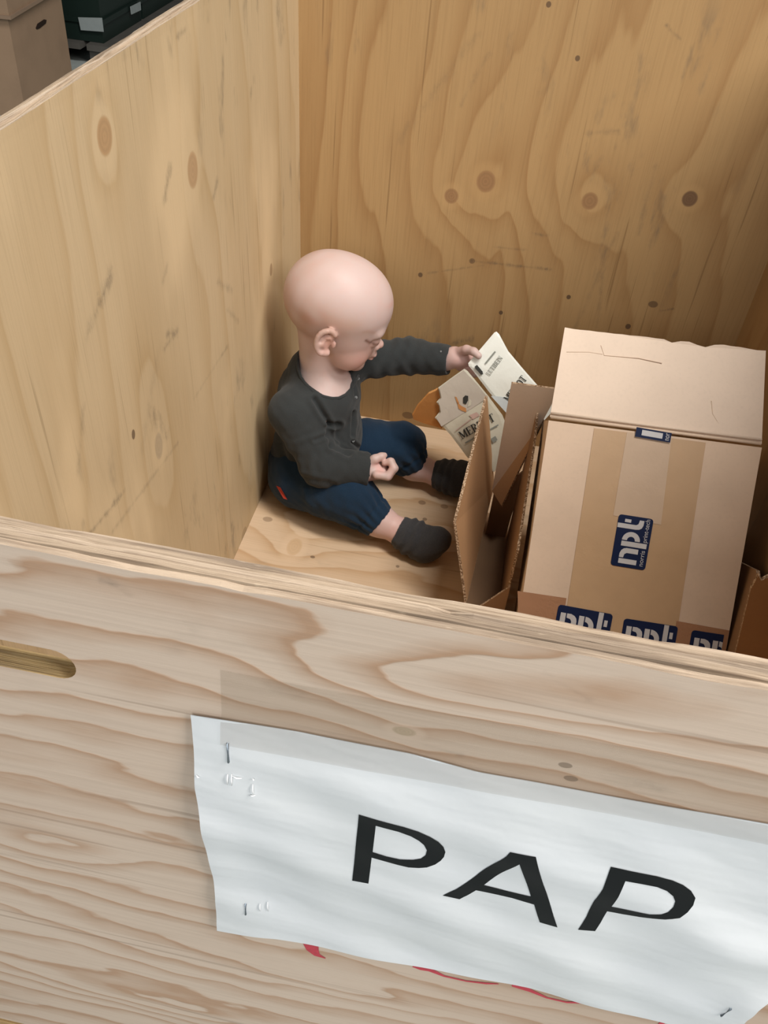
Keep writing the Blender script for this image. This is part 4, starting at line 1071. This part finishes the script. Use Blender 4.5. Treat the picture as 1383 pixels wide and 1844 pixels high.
cc = g.mix(g.mul(g.step(g.noise(v_, 55, 3), 0.4, 0.75), 0.13), at.outputs['Color'], (0.60, 0.28, 0.23))
M_SKIN = g.color(cc, 0.48, 0.35)
g.bsdf.inputs['Subsurface Weight'].default_value = 0.12
g.bsdf.inputs['Subsurface Radius'].default_value = (0.006, 0.0025, 0.0015); g.bsdf.inputs['Subsurface Scale'].default_value = 1.0
bo = np_mesh('body', BV, BQ, M_SKIN, person)
ca = bo.data.color_attributes.new('skin', 'FLOAT_COLOR', 'POINT')
ca.data.foreach_set('color', np.concatenate([np.clip(col, 0, 1), np.ones((len(BV), 1))], 1).astype(np.float32).ravel())

def cloth(name, c, c2, scale=900.0, rough=0.9, fuzz=0.3):
    g = NG(name); x = g.xyz(); v = g.vec(x[0], x[1], x[2])
    a = g.noise(v, scale, 2); b = g.noise(v, 30, 4)
    g.color(g.mix(g.add(g.mul(a, .6), g.mul(b, .4)), c, c2), rough, 0.15)
    g.bsdf.inputs['Sheen Weight'].default_value = fuzz; g.bsdf.inputs['Sheen Roughness'].default_value = 0.6
    g.bump(g.add(a, g.mul(b, 1.5)), 0.0008, 0.5); return g.mat
M_SHIRT = cloth('charcoal_jersey', (0.018, 0.021, 0.022), (0.042, 0.047, 0.048), fuzz=0.10)
M_TROUS = cloth('navy_linen', (0.004, 0.014, 0.033), (0.012, 0.036, 0.070), 700, fuzz=0.08)
M_SOCK = cloth('grey_knit', (0.020, 0.021, 0.024), (0.060, 0.062, 0.067), 500, fuzz=0.12)
# ---- cardigan
sf = Field((0.0012, -0.40, 0.01), (0.32, -0.07, 0.31), 0.0019)
sf.chain([np.array([.086, -.224, .178]), np.array([.088, -.230, .118]), np.array([.076, -.238, .066])], [.0635, .066, .068], .03)
sf.ell((.084, -.224, .198), (.064, .082, .047), .02)
sf.chain([np.array([.078, -.222, .215]), np.array([.074, -.225, .238])], [.052, .040], .02)
sf.chain([np.array([.080, -.262, .208]), sh_r, el_r, mid(el_r, wr_r, .90)], [.040, .037, .033, .0285], .014)
sf.chain([np.array([.100, -.188, .214]), sh_l, el_l, mid(el_l, wr_l, .93)], [.038, .034, .0285, .0265], .014)
for w0, w1, rr in ((el_r, wr_r, .04), (el_l, wr_l, .04)):     # flat cuffs
    d_ = nrm(w1 - w0); c_ = mid(w0, w1, .93 if w0 is el_r else .99)
    sf.ell(c_ + d_ * .04, (.040, .040, .040), .0015, 'sub')
# neckline: a scooped oval that follows the neck out of the cloth
nk_c = B(594, 655, -0.232)
nk_ax = nrm(np.array([0.30, -0.42, 0.86])); nk_s = nrm(np.cross(nk_ax, [1.0, 0.35, 0])); nk_f = np.cross(nk_s, nk_ax)
sf.ell(nk_c + nk_ax * .006, (.050, .056, .060), .003, 'sub', np.stack([nk_f, nk_s, nk_ax]))
sf.cut_plane((0, 0, 0.044), (0, 0, -1.0), .004)
CV, CQ = sf.mesh(2); CN = vnormals(CV, CQ)
dsp = 0.0007 * wobble(CV, 60, 21) + .0004 * wobble(CV, 160, 22)
ax_r = nrm(wr_r - el_r); s1 = (CV - el_r) @ ax_r
dsp += 0.0022 * np.sin(s1 * 330 + 2.0 * wobble(CV, 50, 2)) * gau(CV, mid(el_r, sh_r, .22), .038)
s2 = (CV - sh_r) @ nrm(el_r - sh_r)
dsp += 0.0016 * np.sin(s2 * 290 + 1.6 * wobble(CV, 60, 3)) * gau(CV, mid(el_r, sh_r, .5), .035)
ax_l = nrm(wr_l - el_l); s3 = (CV - el_l) @ ax_l
dsp += 0.0018 * np.sin(s3 * 260 + 1.6 * wobble(CV, 40, 6)) * (gau(CV, el_l, .05) + gau(CV, mid(el_l, sh_l, .6), .04))
def crease(px0, px1, y0, y1, w, depth):
    """a deep fold along a line on the cloth"""
    r_ = CV - CAMP; c_ = r_ @ MCW; px = PP + FOC * c_[:, :2] / c_[:, 2:]
    r_ = r_ / np.linalg.norm(r_, axis=1)[:, None]
    a, b = np.array(px0, float), np.array(px1, float); ab = b - a; t = np.clip(((px - a) @ ab) / (ab @ ab), 0, 1)
    d_ = np.linalg.norm(a + t[:, None] * ab - px, axis=1) * c_[:, 2] / FOC; face = np.clip(-(CN * r_).sum(1) * 3, 0, 1)
    return -depth * np.exp(-(d_ / w) ** 2) * face + 0.45 * depth * np.exp(-((d_ - 1.9 * w) / w) ** 2) * face
dsp += crease((566, 720), (592, 763), -.27, -.26, .0040, .0058) + crease((592, 763), (610, 764), -.26, -.25, .0035, .0046)
dsp += crease((588, 770), (596, 802), -.27, -.27, .0038, .0046) + crease((568, 792), (588, 784), -.29, -.28, .003, .003)
dsp += crease((597, 803), (628, 818), -.27, -.27, .0045, .005) + crease((545, 860), (600, 872), -.33, -.33, .004, .002)
dsp += crease((505, 800), (520, 850), -.29, -.30, .005, .003) + crease((635, 683), (642, 715), -.21, -.21, .0022, .003)
dsp += crease((637, 742), (634, 785), -.22, -.22, .0024, .0035) + crease((634, 796), (655, 812), -.22, -.22, .0026, .004)
shirt = np_mesh('cardigan', CV + CN * dsp[:, None], CQ, M_SHIRT, person)
# neckband following the opening
bvh = BVHTree.FromPolygons([tuple(v) for v in (CV + CN * dsp[:, None])], [tuple(map(int, q_)) for q_ in CQ])
def on_cloth(u, v, off=0.0008):
    d_ = nrm(MCW @ _cray(u, v)); h_ = bvh.ray_cast(Vector(CAMP), Vector(d_))
    if h_[0] is None: return None
    return np.array(h_[0]) + np.array(h_[1]) * off
nb_ = [on_cloth(u, v, .0003) for u, v in ((536, 637), (534, 650), (535, 664), (540, 680), (549, 695), (562, 707), (578, 715), (597, 720), (611, 720), (624, 713), (633, 702), (640, 688), (645, 676))]
nb_ = [q_ for q_ in nb_ if q_ is not None and q_[1] < -.15]
for _ in range(2): nb_ = [nb_[0]] + [mid(mid(a, c, .5), b, .5) for a, b, c in zip(nb_[:-2], nb_[1:-1], nb_[2:])] + [nb_[-1]]
if len(nb_) > 4: tube('neckband', nb_, .0024, M_SHIRT, shirt, 8)
M_BTN = plain('grey_snap_button', (0.16, 0.17, 0.17), 0.35, 0.5)
def disc(name, c, n, r, mat, parent):
    n = nrm(n); a = nrm(np.cross(n, [0.3, 0.2, 0.9])); b = np.cross(n, a); V, F = [], []
    prof = [(1.0, 0.0), (1.0, .35), (.75, .55), (.45, .4), (.0, .4)]
    for rr, hh_ in prof[:-1]:
        for k in range(14):
            t = 2 * math.pi * k / 14; V.append(c + r * rr * (math.cos(t) * a + math.sin(t) * b) + n * r * hh_)
    V.append(c + n * r * .4)
    for j in range(3):
        for k in range(14): F.append((j*14+k, j*14+(k+1) % 14, (j+1)*14+(k+1) % 14, (j+1)*14+k))
    for k in range(14): F.append((42 + k, 42 + (k+1) % 14, 56))
    return mesh(name, V, F, mat, parent, True)
for (u, v) in ((641, 716), (636, 794), (645, 682)):
    c_ = on_cloth(u, v, .0002)
    if c_ is not None: disc('button', c_, CAMP - c_, .0026, M_BTN, shirt)
c_ = on_cloth(794, 633, .0002)
if c_ is not None: disc('button', c_, CAMP - c_, .0016, M_BTN, shirt)
# ---- trousers
tf = Field((0.0012, -0.42, -0.003), (0.31, -0.10, 0.15), 0.0019)
tf.ell((.070, -.236, .050), (.0665, .090, .050), .02)
tf.ell((.076, -.236, .066), (.064, .072, .034), .02)
tf.chain([hip_r, mid(hip_r, kn_r, .6), kn_r, mid(kn_r, cf_r, .72)], [.056, .049, .0415, .034], .02)
tf.chain([mid(kn_r, cf_r, .72), mid(kn_r, cf_r, 1.0)], [.0325, .0315], .004)
tf.chain([hip_l, mid(hip_l, kn_l, .6), kn_l, mid(kn_l, cf_l, .6)], [.054, .047, .040, .033], .02)
tf.chain([mid(kn_l, cf_l, .6), mid(kn_l, cf_l, .95)], [.0320, .0305], .004)
for w0, w1 in ((kn_r, cf_r), (kn_l, cf_l)):
    d_ = nrm(w1 - w0); tf.ell(mid(w0, w1, 1.0) + d_ * (.055 - .004), (.055,) * 3, .0015, 'sub')
tf.cut_plane((0, 0, 0.0), (0, 0, -1.0), .004)
TV_, TQ = tf.mesh(2); TN = vnormals(TV_, TQ)
dt = 0.0010 * wobble(TV_, 55, 31) + .0006 * wobble(TV_, 140, 32)
for w0, w1 in ((kn_r, cf_r), (kn_l, cf_l)):                     # gathers at the elastic cuffs
    d_ = nrm(w1 - w0); e1 = nrm(np.cross(d_, [0.2, 0.1, 1.0])); e2 = np.cross(d_, e1)
    q_ = TV_ - w1; s_ = q_ @ d_; th_ = np.arctan2(q_ @ e2, q_ @ e1)
    near = (np.linalg.norm(q_, axis=1) < .075)
    dt += near * (0.0016 * np.sin(th_ * 15 + 2 * wobble(TV_, 40, 33)) * np.exp(-((s_ + .020) / .020) ** 2) - 0.0022 * np.exp(-((s_ + .016) / .0035) ** 2))
ax_ = nrm(kn_r - hip_r)
dt += 0.0018 * np.sin(((TV_ - hip_r) @ ax_) * 190 + 2 * wobble(TV_, 45, 35)) * gau(TV_, mid(hip_r, kn_r, .45), .05)
dt += 0.0018 * np.sin(((TV_ - hip_l) @ nrm(kn_l - hip_l)) * 200 + 2 * wobble(TV_, 45, 36)) * gau(TV_, mid(hip_l, kn_l, .7), .05)
tv2 = TV_ + TN * dt[:, None]; tv2[:, 2] = np.maximum(tv2[:, 2], 0.0006)
trous = np_mesh('trousers', tv2, TQ, M_TROUS, person)
bvh = BVHTree.FromPolygons([tuple(v) for v in tv2], [tuple(map(int, q_)) for q_ in TQ])
M_TAG = plain('red_cloth_tag', (0.42, 0.05, 0.03), 0.8, 0.2)
tg = [on_cloth(u, v, .0030) for u, v in ((500, 874), (507, 877), (519, 898), (512, 896))]
if all(q_ is not None for q_ in tg): sheet('red_tag', tg, .0008, [M_TAG, M_TAG], trous, nrm(CAMP - tg[0]))
# ---- socks
def sock(an, top, heel, toe, r0, folds, name='sock'):
    allp = np.array([top, an, heel, toe]); f_ = Field(allp.min(0) - .045, allp.max(0) + .045, 0.0017)
    f_.chain([top, an], [r0, r0 * .98], .006); f_.chain([an, heel], [r0 * .98, r0 * .90], .012)
    f_.chain([an, mid(heel, toe, .55)], [r0 * .95, r0 * .85], .014); f_.chain([heel, toe], [r0 * .90, r0 * .78], .012)
    d_ = nrm(an - top); f_.ell(top - d_ * (.05 + .002), (.05,) * 3, .0015, 'sub')
    f_.cut_plane((0, 0, 0.0008), (0, 0, -1.0), .003)
    V, Q = f_.mesh(2); N = vnormals(V, Q); s_ = (V - top) @ d_
    dd = .0018 * np.sin(s_ * 420 + 1.5 * wobble(V, 60, folds)) * np.exp(-((s_ - .014) / .020) ** 2) + .0007 * wobble(V, 110, folds + 1)
    V = V + N * dd[:, None]; V[:, 2] = np.maximum(V[:, 2], .0006)
    return np_mesh(name, V, Q, M_SOCK, person)
sock(B(742, 968, -.349), B(724, 959, -.346), heel_r, toe_r, .0268, 51)
sock(B(808, 858, -.182), B(792, 855, -.179), heel_l, toe_l, .0262, 61)
